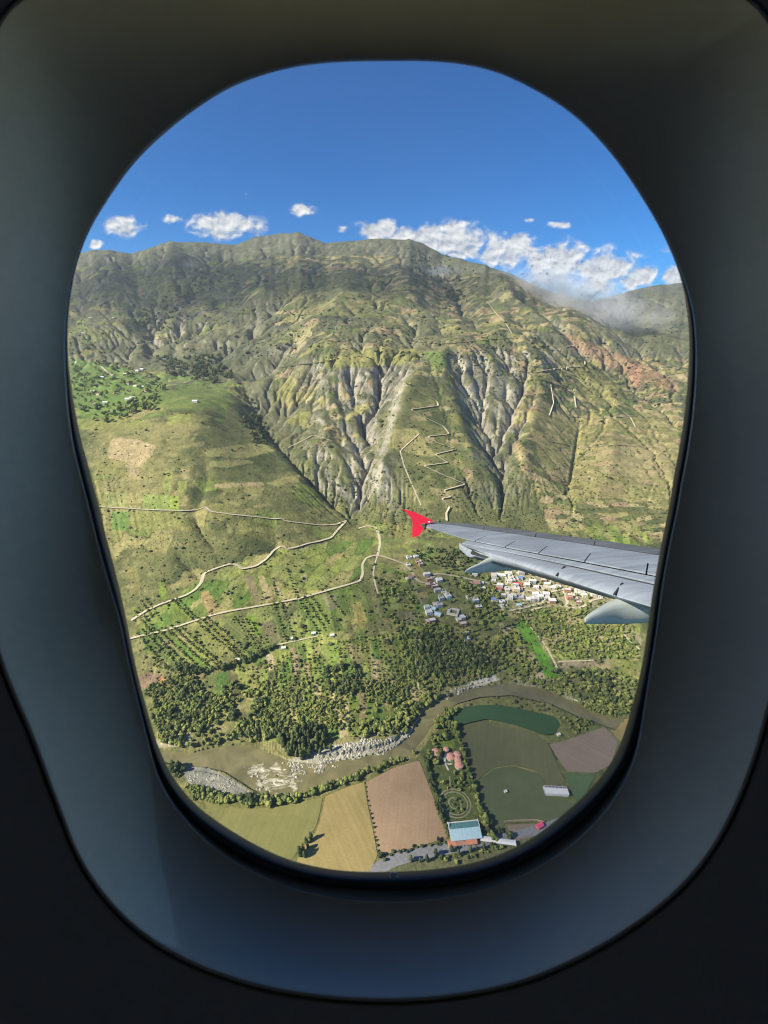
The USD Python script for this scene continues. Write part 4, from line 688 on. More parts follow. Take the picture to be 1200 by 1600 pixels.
Z3 = [(235,190),(228,258),(300,180),(325,228),(345,262),(228,385),(250,372),(400,355),(425,400),(480,392),(515,410),(408,456),(455,440),(475,470),(500,505),(560,515),(580,525),(600,562),(535,580),(490,628),(520,645),(400,665),(455,665),(420,712),(700,770),(735,760),(415,785),(450,790),(740,822),(762,890),(775,950),(800,562),(860,600),(885,650),(770,435)]
HX = [(730 + a / 5.217, 860 + b / 5.217, 0) for a, b in Z4] + [(600 + a / 6.0, 840 + b / 6.0, 1) for a, b in Z3]
g = np.random.default_rng(77)
SPECIAL = {(425, 235): None}
for i, (px_, py_, hm) in enumerate(HX):
    wall = ['white_wall', 'white_wall', 'cream_wall', 'brick_wall', 'grey_wall', 'white_wall'][int(g.integers(6))]; fl = int(g.integers(1, 3)); st = ['flat', 'flat', 'stair', 'gable'][int(g.integers(4))]
    roof = {'gable': ['rust_roof', 'white_roof', 'white_roof'][int(g.integers(3))]}.get(st, ['concrete_roof', 'concrete_roof', 'white_roof'][int(g.integers(3))])
    cw_ = {'white_wall': 'white', 'cream_wall': 'cream', 'brick_wall': 'brick', 'grey_wall': 'grey'}[wall]; rs = {'flat': 'flat roofed', 'stair': 'flat roofed, rooftop stair room on', 'gable': 'pitched roof'}[st]
    if st == 'gable': lb = f"{cw_} walled house with a {'rusty' if roof == 'rust_roof' else 'white'} pitched roof"
    elif st == 'stair': lb = f'{cw_} walled flat roofed house with rooftop room'
    else: lb = f'{cw_} walled {"single storey" if fl == 1 else "two storey"} house with a {"white" if roof == "white_roof" else "grey"} flat roof'
    where = ('at the top of the hamlet' if py_ < 900 else 'at the foot of the hamlet' if py_ > 945 else 'in the middle of the hamlet') if hm else ('in the village left part' if px_ < 792 else 'in the village centre' if px_ < 850 else 'in the village right part')
    house('village_house', (px_, py_), g.uniform(7.5, 11.5), g.uniform(6.5, 9.5), 2.9 * fl + .3, wall, roof, st, g.normal(-.08, .05) + (.35 if hm else 0), f'{lb} {where}', 'house', f'{lb} {where}')
house('blue_roofed_house', (773,937), 10, 11, 4, 'white_wall', 'blue_roof', 'gable', -.1, 'house with a bright blue pitched roof at the lower edge of the village')
house('red_roofed_hall', (806,914), 17, 7, 5, 'cream_wall', 'red_roof', 'gable', -.12, 'long red roofed hall on the village main street')
house('red_roofed_house', (779,922), 9, 6, 4, 'white_wall', 'red_roof', 'gable', -.1, 'small red roofed house left of the straight village street')
house('violet_roofed_house', (812,904), 9, 8, 4, 'white_wall', 'blue_roof', 'gable', -.1, 'dark blue roofed house behind the long red roofed hall')
house('blue_roofed_house', (743,941), 10, 6, 3.2, 'white_wall', 'blue_roof', 'gable', -.3, 'blue roofed house alone in trees between hamlet and village')
house('pale_roofed_house', (811,946), 8, 6, 3, 'white_wall', 'pale_blue_roof', 'gable', -.1, 'pale blue roofed house just above the village ring road')
for (px_, py_), lb in (((684,960), 'pale blue roofed house lowest in the hamlet cluster'), ((676,951), 'pale blue roofed house second lowest in the hamlet cluster')): house('pale_roofed_house', (px_, py_), 11, 8, 3.2, 'white_wall', 'pale_blue_roof', 'gable', -.5, lb)
# courtyard house
p = cast([(708, 957)])[0]; t = tag(thing('courtyard_house', place(p[0], p[1], p[2] - .6, -.35)), 'cream house built around an open square courtyard in the hamlet', 'house'); T = str(t.GetPath())
for (x0, x1, y0, y1) in ((-9, 9, 5, 9), (-9, 9, -9, -6.5), (-9, -5, -6.45, 4.95), (6.5, 9, -6.45, 4.95)):
    put('wing_walls', boxm(x0, x1, y0, y1, 0, 3.4), 'cream_wall', T); put('wing_roof', boxm(x0 - .3, x1 + .3, y0 - .001, y1 + .001, 3.42, 3.7), 'concrete_roof', T)
# far farmsteads of the left valley and sheds between the plots
for i, (px_, py_) in enumerate([(141,497),(178,497),(205,475),(120,565),(145,612),(155,617),(160,590),(196,585),(204,583),(215,580),(222,577),(200,600),(212,603),(222,605),(228,612),(200,624),(207,622),(150,632),(165,630),(175,645),(258,560),(305,628),(130,520),(250,488)]):
    rf = ['white_roof', 'white_roof', 'rust_roof'][i % 3]
    house('farmhouse', (px_, py_), 13, 10, 4, 'white_wall', rf, 'gable', g.uniform(-.4, .4), f"far white walled farmhouse with a {'rusty' if rf == 'rust_roof' else 'white'} roof in the left valley", 'house', f"far farmhouses with {'rusty' if rf == 'rust_roof' else 'white'} roofs in the left valley")
for (px_, py_), lb in (((313,1047), 'small white shed at the lower end of the orchard rows'), ((372,1031), 'small white shed beside the hedge above the woodland'), ((458,998), 'white walled hut on the short dirt track'), ((490,990), 'white hut at the right end of the short dirt track'), ((519,993), 'tiny white shed among plots right of the dirt track'), ((443,1013), 'low white shed just below the dirt track'), ((408,912), 'tiny white hut')):
    if lb != 'tiny white hut': house('field_shed', (px_, py_), 6, 4.5, 2.6, 'white_wall', 'white_roof', 'gable', .2, lb, 'shed')
house('white_hut', (873,1149), 4, 3.5, 2.5, 'white_wall', 'white_roof', 'flat', .2, 'tiny white hut at the tip of the green lake', 'hut'); house('white_hut', (790,1238), 3, 3, 2.2, 'white_wall', 'white_roof', 'flat', .2, 'tiny white hut alone in the smooth dark green field', 'hut')
# the warehouse, the long house, the long shed and the villa of the south bank
p = cast([(725, 1302)])[0]; rz = .10; t = tag(thing('warehouse', place(p[0], p[1], p[2] - .4, rz)), 'pale blue roofed warehouse beside the paved road', 'warehouse'); T = str(t.GetPath())
put('walls', boxm(-15, 15, -8.5, 8.5, 0, 5), 'grey_wall', T)
def slope_sheet(x0, x1, ya, za, yb, zb, m, n=10):
    for k in range(n):
        a, b = x0 + (x1 - x0) * k / n, x0 + (x1 - x0) * (k + 1) / n - .12; vv = np.array([(a, ya, za), (b, ya, za), (b, yb, zb), (a, yb, zb), (a, ya, za + .15), (b, ya, za + .15), (b, yb, zb + .15), (a, yb, zb + .15)])
        mm = trimesh.convex.convex_hull(vv); put('roof_panel', mm, m, T)
slope_sheet(-15.6, 15.6, -9.2, 5.0, .0, 8.2, 'pale_blue_roof'); slope_sheet(-14.6, 14.6, .1, 8.2, 7.4, 5.6, 'teal_roof', 5)
put('gable_end', trimesh.util.concatenate([trimesh.convex.convex_hull(np.array([(x, y, z) for x in (s * 14.9, s * 14.6) for y, z in ((-8.4, 5), (8.4, 5), (0, 8.0))])) for s in (-1, 1)]), 'white_wall', T)
put('roof_edge', trimesh.util.concatenate([boxm(-15.6, 15.6, 7.6, 8.6, 5.4, 5.75), boxm(-15.6, -14.8, .2, 7.5, 8.2, 8.4), boxm(14.8, 15.6, .2, 7.5, 8.2, 8.4)]), 'white_roof', T)
for k in range(6): put('window', boxm(-12.5 + 5 * k - 1, -12.5 + 5 * k + 1, -8.56, -8.45, 1.6, 3.4), 'window_dark', T)
p = cast([(722, 1318)])[0]; t = tag(thing('roadside_house', place(p[0], p[1], p[2] - .3, .10)), 'low orange tiled house with a white front between warehouse and road', 'house'); T = str(t.GetPath())
put('walls', boxm(-14, 14, -3, 3, 0, 3), 'white_wall', T)
for x0, x1 in ((-14.4, -6.2), (3.2, 14.4)): put('roof', gable(x0 + .4, x1 - .4, -3, 3, 3.02, 1.5), 'orange_roof', T)
put('roof', gable(-5.7, 2.7, -3, 3, 3.02, 1.0), 'rust_roof', T)
for k in range(8): put('window', boxm(-12.5 + 3.5 * k - .6, -12.5 + 3.5 * k + .6, -3.06, -2.95, 1, 2.3), 'window_dark', T)
p = cast([(869, 1240)])[0]; t = tag(thing('long_shed', place(p[0], p[1], p[2] - .3, -.06)), 'long open farm shed with a pale flat roof at the right', 'shed'); T = str(t.GetPath())
put('roof', boxm(-12.5, 12.5, -3.5, 3.5, 4.0, 4.3), 'white_roof', T); put('back_wall', boxm(-12, 12, -3.2, -3.0, 0, 3.98), 'white_wall', T)
for k in range(7): put('pillar', boxm(-12 + 4 * k - .25, -12 + 4 * k + .25, 5.2, 5.7, 0, 4.2), 'white_wall', T)
put('roof_beam', boxm(-12.4, 12.4, 5.15, 5.75, 4.22, 4.6), 'grey_wall', T); put('yard_floor', boxm(-12.5, 12.5, -2.9, 7.5, 0, .45), 'grey_wall', T)
p = cast([(700, 1186)])[0]; t = tag(thing('villa', place(p[0], p[1], p[2] - .3, 0)), 'sprawling villa of round salmon tiled pavilions in a green estate', 'villa'); T = str(t.GetPath())
def pavilion(px_, py_, r, hgt, n=9, sx=1.0):
    q = cast([(px_, py_)])[0] - p; a = np.linspace(0, 2 * np.pi, n, endpoint=False) + .3
    w = [(q[0] + r * .9 * math.cos(x) * sx, q[1] + r * .9 * math.sin(x)) for x in a]; put('walls', trimesh.creation.extrude_polygon(shapely.Polygon(w), hgt, engine='earcut'), 'cream_wall', T)
    lo = [(q[0] + r * math.cos(x) * sx, q[1] + r * math.sin(x), hgt) for x in a]; hi = [(q[0] + r * .25 * math.cos(x) * sx, q[1] + r * .25 * math.sin(x), hgt + r * .34) for x in a]
    rf = put('roof', trimesh.convex.convex_hull(np.array(lo + hi + [(x, y, z + .2) for x, y, z in lo])), 'salmon_roof', T)
    put('chimney', boxm(q[0] + r * .3 - .4, q[0] + r * .3 + .4, q[1] - .4, q[1] + .4, hgt + r * .1, hgt + r * .34 + .8), 'cream_wall', T)
for a in ((681,1177,5.6,3.2),(684,1182,4.6,3.0),(697,1173,3.6,2.8),(704,1185,5.2,3.4),(714,1182,4.6,3.2),(715,1190,4.2,3.5),(717,1198,5.4,3.2)): pavilion(*a)
for pix in ([(686,1186),(693,1184),(700,1183)], [(697,1177),(694,1186),(697,1197),(701,1204)], [(699,1193),(702,1197),(706,1193)]): road('villa_path', pix, 2.2, 'sand_look', 'pale garden path between the villa pavilions')
# long white canopies beside the road and the small pink shed
for (px_, py_), w_, lb in (((764,1314), 17, 'white canopy roof beside the road next to the warehouse'), ((790,1318), 19, 'white canopy roof beside the walled field')):
    q = cast([(px_, py_)])[0]; t = tag(thing('canopy', place(q[0], q[1], q[2], -.12)), lb, 'canopy'); T = str(t.GetPath())
    arc = np.linspace(0, np.pi, 9); Pz = shapely.Polygon([(-2.6 * math.cos(x), 2.6 + 1.0 * math.sin(x)) for x in arc] + [(2.5 * math.cos(x), 2.5 + .9 * math.sin(x)) for x in arc])
    mm = trimesh.creation.extrude_polygon(Pz, w_, engine='earcut'); vv = np.array(mm.vertices); mm.vertices = np.stack([vv[:, 2] - w_ / 2, vv[:, 0], vv[:, 1]], 1); mm.fix_normals(); put('roof', mm, 'white_roof', T)
    for s in (-1, 1):
        for k in range(4): put('post', boxm(-w_ / 2 + .3 + k * (w_ - .9) / 3, -w_ / 2 + .5 + k * (w_ - .9) / 3, s * 2.4 - .1, s * 2.4 + .1, 0, 2.6), 'grey_wall', T)
house('pink_shed', (843,1292), 7, 4, 3, 'pink_look', 'pink_look', 'gable', .5, 'small pink roofed shed in the walled field corner', 'shed')
# wall of the walled field
Pw = cast(dens(np.array([(786,1286),(800,1284),(838,1283),(850,1286)], float), 3)); a0 = Pw[:, :2]; n_ = len(a0)
vv = np.vstack([np.column_stack([a0[:, 0], a0[:, 1] + o, Pw[:, 2] + hh]) for o, hh in ((-.2, -.4), (-.2, 2.6), (.2, 2.6), (.2, -.4))]); k_ = np.arange(n_ - 1)
ff = np.vstack([np.stack([r * n_ + k_, r * n_ + k_ + 1, ((r + 1) % 4) * n_ + k_ + 1, ((r + 1) % 4) * n_ + k_], 1) for r in range(4)])
tag(put('field_wall', (vv, ff), 'adobe_wall'), 'dark boundary wall along the top of the small walled field', 'wall')

# ------------------------------------------------------------------ aircraft window and cabin, in the aircraft's own axes: a to the nose (right), b outboard, c up
AIR = np.eye(4); AIR[:3, 0], AIR[:3, 1], AIR[:3, 2], AIR[:3, 3] = R_, F_, U_, EYE
for nm, c, ro, sp in (('panel_look', (.52, .475, .41), .55, .35), ('wall_look', (.42, .40, .40), .7, .3), ('rubber_look', (.038, .040, .048), .45, .4), ('trim_look', (.42, .45, .52), .45, .4), ('tag_look', (.6, .65, .72), .5, .4), ('dark_look', (.01, .01, .012), .8, .2)):
    look(nm, c, ro, .04, 180.0, spec=sp, bump=.00012 if nm in ('panel_look', 'wall_look') else 0)
C0 = [(600,96),(700,98),(760,108),(830,138),(890,175),(950,235),(1000,305),(1040,375),(1062,430),(1073,480),(1077,540),(1074,600),(1066,670),(1050,760),(1035,840),(1022,910),(1011,985),(1001,1050),(992,1085),(980,1130),(962,1180),(930,1225),(880,1272),(810,1322),(740,1348),(680,1358),(610,1362),(530,1360),(460,1346),(400,1320),(345,1287),(318,1268),(285,1235),(262,1200),(247,1165),(232,1115),(217,1060),(207,1015),(198,969),(184,906),(172,860),(160,812),(143,745),(127,687),(114,620),(107,560),(106,510),(110,465),(121,410),(140,360),(170,310),(210,255),(250,215),(310,168),(380,128),(450,107),(520,98)]
C1 = [(600,95),(700,97),(760,107),(830,137),(890,174),(951,234),(1001,304),(1041,374),(1064,430),(1079,480),(1085,540),(1084,600),(1076,680),(1060,770),(1046,840),(1034,905),(1021,1000),(1009,1075),(1000,1120),(984,1182),(945,1243),(885,1302),(815,1346),(745,1372),(680,1384),(600,1387),(530,1383),(460,1369),(400,1348),(345,1316),(300,1277),(270,1242),(250,1206),(237,1165),(222,1110),(207,1050),(199,1015),(190,969),(171,906),(158,860),(146,812),(130,750),(115,687),(107,620),(104,560),(104,510),(109,465),(120,410),(139,360),(169,310),(209,254),(249,214),(309,167),(379,127),(450,106),(520,97)]
C2 = [(600,94),(700,96),(761,106),(831,136),(891,173),(952,233),(1002,303),(1042,373),(1066,430),(1081,480),(1087,540),(1086,600),(1078,680),(1062,770),(1048,840),(1036,905),(1023,1000),(1011,1075),(1004,1120),(992,1185),(953,1258),(888,1324),(817,1367),(746,1393),(680,1405),(600,1409),(530,1404),(460,1389),(400,1365),(342,1331),(295,1288),(260,1243),(243,1206),(233,1165),(219,1110),(205,1050),(197,1015),(188,969),(169,906),(156,860),(144,812),(128,750),(113,687),(105,620),(102,560),(102,510),(107,465),(118,410),(138,360),(168,310),(208,253),(248,213),(308,166),(378,126),(450,105),(520,96)]
D_ = [(600,-75),(800,-72),(1000,-55),(1120,-20),(1185,15),(1215,80),(1235,250),(1240,500),(1228,800),(1200,1080),(1178,1165),(1150,1242),(1110,1320),(1060,1382),(1000,1432),(900,1492),(800,1532),(700,1551),(600,1557),(520,1553),(420,1538),(330,1511),(250,1471),(180,1411),(130,1341),(95,1252),(50,1132),(0,1006),(-25,800),(-35,500),(-30,250),(-12,80),(18,15),(80,-20),(200,-55),(400,-72)]
NS = 288; TH = np.linspace(0, 2 * np.pi, NS, endpoint=False)
def radial(c):
    c = np.array(c, float) - (600, 740); a = np.arctan2(-c[:, 1], c[:, 0]) % (2 * np.pi); r = np.hypot(*c.T); o = np.argsort(a); a, r = a[o], r[o]
    a = np.r_[a[-4:] - 2 * np.pi, a, a[:4] + 2 * np.pi]; r = np.r_[r[-4:], r, r[:4]]
    rr = PchipInterpolator(a, r)(TH); rr = np.real(np.fft.ifft(np.fft.fft(rr) * np.exp(-(np.fft.fftfreq(NS) * NS / 46.0) ** 2)))
    return rr
def ring(r, k, db=0.0, grow=1.0):
    """closed ring at k times the depth of the window plane, db further out"""
    x, y = 600 + r * grow * np.cos(TH), 740 - r * grow * np.sin(TH)
    b = (0.190 + 0.020 * (y - 97) / 1300) * k + db
    return np.stack([(x - 600) / FPX * b, b, (800 - y) / FPX * b], 1)
def loft(rings):
    vv = np.vstack(rings); i = np.arange(NS); j = (i + 1) % NS; f = []
    for k in range(len(rings) - 1):
        o = k * NS; f.append(np.stack([o + i, o + j, o + NS + j, o + NS + i], 1))
    return vv, np.vstack(f)
c0, c1, c2, cd = map(radial, (C0, C1, C2, D_))
win = tag(thing('aircraft_window', AIR), 'oval aircraft cabin window in a grey moulded surround, seen from the seat', 'window')
W = str(win.GetPath())
def rim(p, q, n, kp, kq, bulge=0.0):
    out = []
    for t in np.linspace(0, 1, n):
        out.append(ring(p * (1 - t) + q * t, kp * (1 - t) + kq * t - bulge * math.sin(math.pi * t)))
    return out
K0, K1, K2 = 1.045, 1.01, 1.0
KD = .84 - .10 * sstep(.0, .9, np.sin(TH))
rr0 = rim(c0, c1, 7, K0, K1, .012)
put('window_seal', loft([ring(c0 * 1.03, K0 + .06), ring(c0 * 1.004, K0 + .012)] + rr0 + [ring(c1 + .6, K1 + .012), ring(c1 + 8, K1 + .03)]), 'rubber_look', W, smooth=50)
put('seal_ledge', loft([ring(c1 + .3, K1 + .05)] + rim(c1 + .3, c2 - .4, 8, K1 + .026, K2 + .001, .0) + [ring(c2 + 1, K2 + .012), ring(c2 + 12, K2 + .03)]), 'trim_look', W, smooth=60)
rv_ = []
for t in np.linspace(0, 1, 26):
    s = t + .10 * math.sin(2 * math.pi * t) * 0
    r = c2 * (1 - t) + cd * t
    k = K2 + (KD - K2) * (0.55 * t + .45 * t ** 1.6)
    rv_.append(ring(r + 1.2 * (1 - t), k))
lip = [ring(cd + 3, KD - .0025), ring(cd + 6, KD - .002), ring(cd + 8, KD + .003), ring(cd + 9, KD + .03)]
put('window_surround', loft([ring(c2 + 2.5, K2 + .008)] + rv_ + lip), 'panel_look', W, smooth=60)
pane = ring(c0 * 1.02, K0 + .05); pv = np.vstack([pane, pane.mean(0)]); pf = np.stack([np.arange(NS), (np.arange(NS) + 1) % NS, np.full(NS, NS)], 1)
mat(stage, '/World/Looks/pane_look', {'f': ('fresnel', {'IOR': 1.35}), 't': ('transparent_bsdf', {'color': (.97, .98, .97)}), 'gl': ('glossy_bsdf', {'roughness': .02}), 'm': ('mix_closure', {})},
    [('f.fac', 'm.fac'), ('t.BSDF', 'm.closure1'), ('gl.BSDF', 'm.closure2')], surface='m.closure')
put('window_pane', (pv, pf), 'pane_look', W)
# the small drain mark at the foot of the seal
tb = 0.209
def at(px, py, b): return np.array([(px - 600) / FPX * b, b, (800 - py) / FPX * b])
def plate(pix, b, th):
    pts = np.array([at(x, y, b) for x, y in pix]); n = len(pts); back = pts + np.array([0, th, 0])
    f = [[0, i, i + 1] for i in range(1, n - 1)] + [[n, n + i + 1, n + i] for i in range(1, n - 1)]
    for i in range(n):
        j = (i + 1) % n; f += [[i, n + i, n + j], [i, n + j, j]]
    m = trimesh.Trimesh(np.vstack([pts, back]), f, process=False); m.fix_normals(); return m
mk = trimesh.util.concatenate([plate(p, tb, .0008) for p in ([(611,1364),(620,1364),(620.5,1366.5),(610.5,1366.5)], [(612,1366.4),(614.5,1366.4),(614,1371),(610.5,1371.5)], [(617,1366.4),(619,1366.4),(621,1371.5),(617.6,1371)])])
put('drain_mark', mk, 'tag_look', W)
cw = loft([ring(cd + 7, KD + .03), ring(cd + 12, KD + .012), ring(cd + 15, KD + .004), ring(cd + 22, KD + .001)] + [ring(cd * g, KD + .001 + .02 * (g - 1)) for g in (1.15, 1.4, 1.8, 2.4, 3.2, 4.5)])
tag(put('cabin_wall', cw, 'wall_look', smooth=40, xf=AIR), 'dark cabin side wall around the window', kind='structure')
# the rest of the cabin shell, open towards the wall
bx = trimesh.creation.box([2.4, 2.6, 2.2]); bx.apply_translation([0, -1.16, 0.1])
keep = bx.triangles_center[:, 1] < .139
bx.update_faces(keep); bx.invert()
tag(put('cabin_lining', bx, 'wall_look', xf=AIR), 'dark cabin lining behind the seat', kind='structure')

# ------------------------------------------------------------------ wing
for nm, c, ro, sp in (('fairing_look', (.34, .38, .36), .4, .5), ('groove_look', (.03, .032, .036), .6, .3)):
    look(nm, c, ro, .16, 1.3, spec=sp)
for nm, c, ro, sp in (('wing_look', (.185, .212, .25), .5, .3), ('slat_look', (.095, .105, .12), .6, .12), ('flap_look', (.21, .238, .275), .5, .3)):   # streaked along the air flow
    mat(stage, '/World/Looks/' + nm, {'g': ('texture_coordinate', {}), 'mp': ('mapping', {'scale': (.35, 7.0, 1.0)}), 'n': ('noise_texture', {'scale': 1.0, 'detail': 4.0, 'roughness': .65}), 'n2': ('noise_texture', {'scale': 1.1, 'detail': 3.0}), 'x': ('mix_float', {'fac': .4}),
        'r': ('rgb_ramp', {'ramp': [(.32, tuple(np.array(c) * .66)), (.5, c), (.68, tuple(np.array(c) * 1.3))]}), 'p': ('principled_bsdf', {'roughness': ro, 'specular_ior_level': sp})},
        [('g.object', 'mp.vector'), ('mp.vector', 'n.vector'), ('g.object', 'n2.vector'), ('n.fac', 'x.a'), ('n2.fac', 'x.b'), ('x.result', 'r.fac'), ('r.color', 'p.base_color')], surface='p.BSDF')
look('winglet_look', (.60, .012, .040), .45, .05, 2.0, spec=.5)
p_tip, p_le, p_te = at(668, 820, 14.6), at(1020, 852, 8.65), at(1007, 942, 5.5)
wn = np.cross(p_le - p_tip, p_te - p_tip); wn /= np.linalg.norm(wn); wn *= np.sign(wn[2])
def wp(px, py, h=0.0):
    d = at(px, py, 1.0); return d * ((p_tip + wn * h) @ wn / (d @ wn))
def wline(pts, n, ext=0.55, h=0.0):
    """a line over the wing, given in the photo, sampled n times from tip to root and carried on to the fuselage"""
    P = np.array([wp(*p, h) for p in pts]); e = P[-1] + (P[-1] - P[-2]) / np.linalg.norm(P[-1] - P[-2]) * np.linalg.norm(P[-1] - P[0]) * ext
    return dens(np.vstack([P, e]), np.linalg.norm(np.diff(np.vstack([P, e]), axis=0), axis=1).sum() / (n - .5))[:n]
NSP = 40
LE = wline([(668,814.5),(724,816),(800,824),(900,836.5),(1024,853)], NSP)
TE = wline([(662,821),(690,830.5),(728,842),(800,856),(900,874),(1016,896)], NSP)
def chord(sec, A=LE, B=TE):
    """sec: (share of the chord, height) points -> rows of points along the span"""
    L = np.linalg.norm(B - A, axis=1, keepdims=True)
    return [A + (B - A) * s + wn * (h * np.minimum(L / 3.0, 1.4)) for s, h in sec]
def skin(rows, close=True, caps=True):
    rows = list(rows); n = len(rows[0]); m = len(rows); vv = np.vstack(rows); f = []
    for k in range(m if close else m - 1):
        o, p = k * n, ((k + 1) % m) * n; a = np.arange(n - 1); f.append(np.stack([o + a, o + a + 1, p + a + 1, p + a], 1))
    f = np.vstack(f); t = np.vstack([f[:, [0, 1, 2]], f[:, [0, 2, 3]]])
    if close and caps:
        for e in (0, n - 1): t = np.vstack([t, [[e, (k) * n + e, (k + 1) * n + e] for k in range(1, m - 1)]])
    tm = trimesh.Trimesh(vv, t, process=False); tm.fix_normals(); return tm
def sub(A, t0, t1, n=8):
    k = np.linspace(t0 * (len(A) - 1), t1 * (len(A) - 1), n); return np.stack([np.interp(k, np.arange(len(A)), A[:, c]) for c in range(3)], 1)
def share(px, A):
    q = proj_local(A); return float(np.interp(px, q, np.arange(len(A))) / (len(A) - 1))
def proj_local(A): return 600 + FPX * A[:, 0] / A[:, 1]
wing = tag(thing('aircraft_wing', AIR), 'grey aircraft wing with a red tip fence reaching in from the right', 'wing'); WG = str(wing.GetPath())
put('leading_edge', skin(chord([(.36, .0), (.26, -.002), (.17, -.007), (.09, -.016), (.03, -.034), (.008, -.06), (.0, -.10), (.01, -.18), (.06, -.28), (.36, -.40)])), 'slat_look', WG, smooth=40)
for k, (x0_, x1_) in enumerate(((757, 758.0), (838, 839.2), (930, 931.5))):
    t0, t1 = share(x0_, LE), share(x1_, LE); put('slat_joint', skin(chord([(.36, .006), (.2, .001), (.03, -.028), (.03, -.06), (.36, -.05)], sub(LE, t0, t1, 2), sub(TE, share(x0_ - 8, TE), share(x1_ - 8, TE), 2))), 'groove_look', WG)
put('slat_edge', skin(chord([(.352, .004), (.366, .004), (.366, -.05), (.352, -.05)])), 'groove_look', WG)
put('wing_box', skin(chord([(.365, .0), (.5, .012), (.7, .008), (.72, -.30), (.365, -.42)])), 'wing_look', WG, smooth=30)

def cut(i0, i1, sec, A=LE, B=TE):
    A2 = dens(A[i0:i1 + 1], 1e9) if False else A[i0:i1 + 1]; return skin(chord(sec, A2, B[i0:i1 + 1]))
sx = [666, 743, 790, 842, 914, 1010, 1100, 1200]
for k in range(len(sx) - 1):
    t0, t1 = share(sx[k], TE), share(sx[k + 1], TE)
    g = .0011
    A2, B2 = sub(LE, t0 + g, t1 - g), sub(TE, t0 + g, t1 - g)
    th = .03
    put('aileron' if k == 0 else 'spoiler', skin(chord([(.715, .02), (.85, .02), (1.0, .0), (1.0, -.03), (.715, -.06)], A2, B2)), 'wing_look', WG, smooth=25)
put('hinge_line', skin(chord([(.70, .002), (.716, .002), (.716, -.05), (.70, -.05)])), 'groove_look', WG)
# flap: its own leading and trailing lines in the photo, hung a little lower
FA0, FB0 = [(717,850),(800,867),(900,889),(1012,914.5)], [(749,863),(821,884),(966,931),(1007,943)]
FA = wline(FA0, 30, h=-.12); FM = wline([(a[0] * .6 + c[0] * .4, a[1] * .6 + c[1] * .4) for a, c in zip(FA0, FB0)], 30, h=-.07); FB = wline(FB0, 30, h=-.13)
VA = wline([(730,844.5),(800,858.5),(900,877.5),(1014,899.5)], 30, h=-.035); VB = wline([(722,848),(800,863),(900,883.5),(1013,908)], 30, h=-.06)
low = lambda A, h: A + wn * h
put('flap_vane', skin([VA, VB, low(VB, -.06), low(VA, -.10)]), 'wing_look', WG)
put('flap', skin([FA, low(FA * .9 + FM * .1, .03), FM, FB, low(FB, -.03), low(FM, -.22), low(FA, -.12)]), 'flap_look', WG, smooth=35)
put('rear_cove', skin([sub(TE, share(745, TE), 1, 16) + wn * h for h in (-.05,)] + [sub(FM, .02, 1, 16) + wn * h for h in (-.10, -.14)] + [sub(TE, share(745, TE), 1, 16) + wn * -.25]), 'groove_look', WG)
for px_, (py0, py1) in ((868, (889, 898.5)), (958, (915, 928))):
    put('flap_joint', skin([np.array([wp(px_ + 13, py0 - 5, -.060), wp(px_, py1, -.100)]) + wn * o + np.array([s, 0, 0]) for o, s in ((0, 0), (0, .03), (-.02, .03), (-.02, 0))]), 'groove_look', WG)
def fairing(path, name='flap_track_fairing', line=None):
    """boat shaped body: (px, py, depth below the wing plane, half width, half height)"""
    rows = []
    for px_, py_, h, a, bq in path:
        c = wp(px_, py_, h); d = np.array([0, 1.0, 0]); up = wn
        rows.append([c + d * a * math.copysign(abs(math.cos(t)) ** .75, math.cos(t)) + up * bq * math.copysign(abs(math.sin(t)) ** .8, math.sin(t)) for t in np.linspace(0, 2 * np.pi, 17)[:-1]])
    A = np.array(rows).transpose(1, 0, 2)
    return put(name, skin(list(A)), 'fairing_look', WG, smooth=45)
fa1 = [(728,893.5,-.25,.03,.03),(735,891,-.27,.07,.06),(748,888,-.30,.11,.10),(766,882,-.34,.15,.165),(785,879.5,-.36,.18,.18),(805,878,-.38,.19,.18),(830,874,-.40,.18,.14),(860,870,-.40,.14,.09)]
fa2 = [(914.5,970,-.30,.03,.04),(922,967,-.32,.07,.065),(938,962,-.35,.11,.11),(953,958,-.38,.14,.15),(968,954.5,-.40,.16,.185),(990,952,-.42,.19,.20),(1015,950,-.45,.2,.20),(1050,943,-.46,.19,.15),(1100,930,-.46,.14,.09)]
fairing(fa1); fairing(fa2)
# tip fence: a swept plate standing across the wing end
def fence(pix, b=14.62, th=.07):
    pts = np.array([at(x, y, b) for x, y in pix]); P = shapely.Polygon(pts[:, [0, 2]])
    m = trimesh.creation.extrude_polygon(P, th, engine='earcut'); vv = np.array(m.vertices)
    m.vertices = np.stack([vv[:, 0], b + vv[:, 2], vv[:, 1]], 1); m.fix_normals(); return m
put('wingtip_fence', fence([(629.5,796.5),(634,796.3),(648,800.5),(662,806.5),(676,813.5),(676,817),(662,818),(656,819),(663,826.5),(653,838),(644,839.5),(644.5,828),(645,817),(642,808.5),(636,802)]), 'winglet_look', WG)
put('position_light', trimesh.creation.icosphere(2, .03).apply_transform(trimesh.transformations.translation_matrix(at(671, 815.5, 14.5))), 'tag_look', WG)

# ------------------------------------------------------------------ the air between the aircraft and the mountains
zlo, zhi = float(ZZ.min()) - 1.0, max(float(ZZ.max()), CH) + 60.0
hz = trimesh.creation.box([14400, 10200, zhi - zlo]); hz.apply_translation([0, 2100, (zlo + zhi) / 2])
mat(stage, '/World/Looks/haze_look', {'v': ('principled_volume', {'color': (.84, .91, .99), 'density': 4.5e-5, 'anisotropy': 0.2})}, volume='v.volume')
tag(put('haze', hz, 'haze_look'), 'thin pale haze over the valley', kind='stuff')

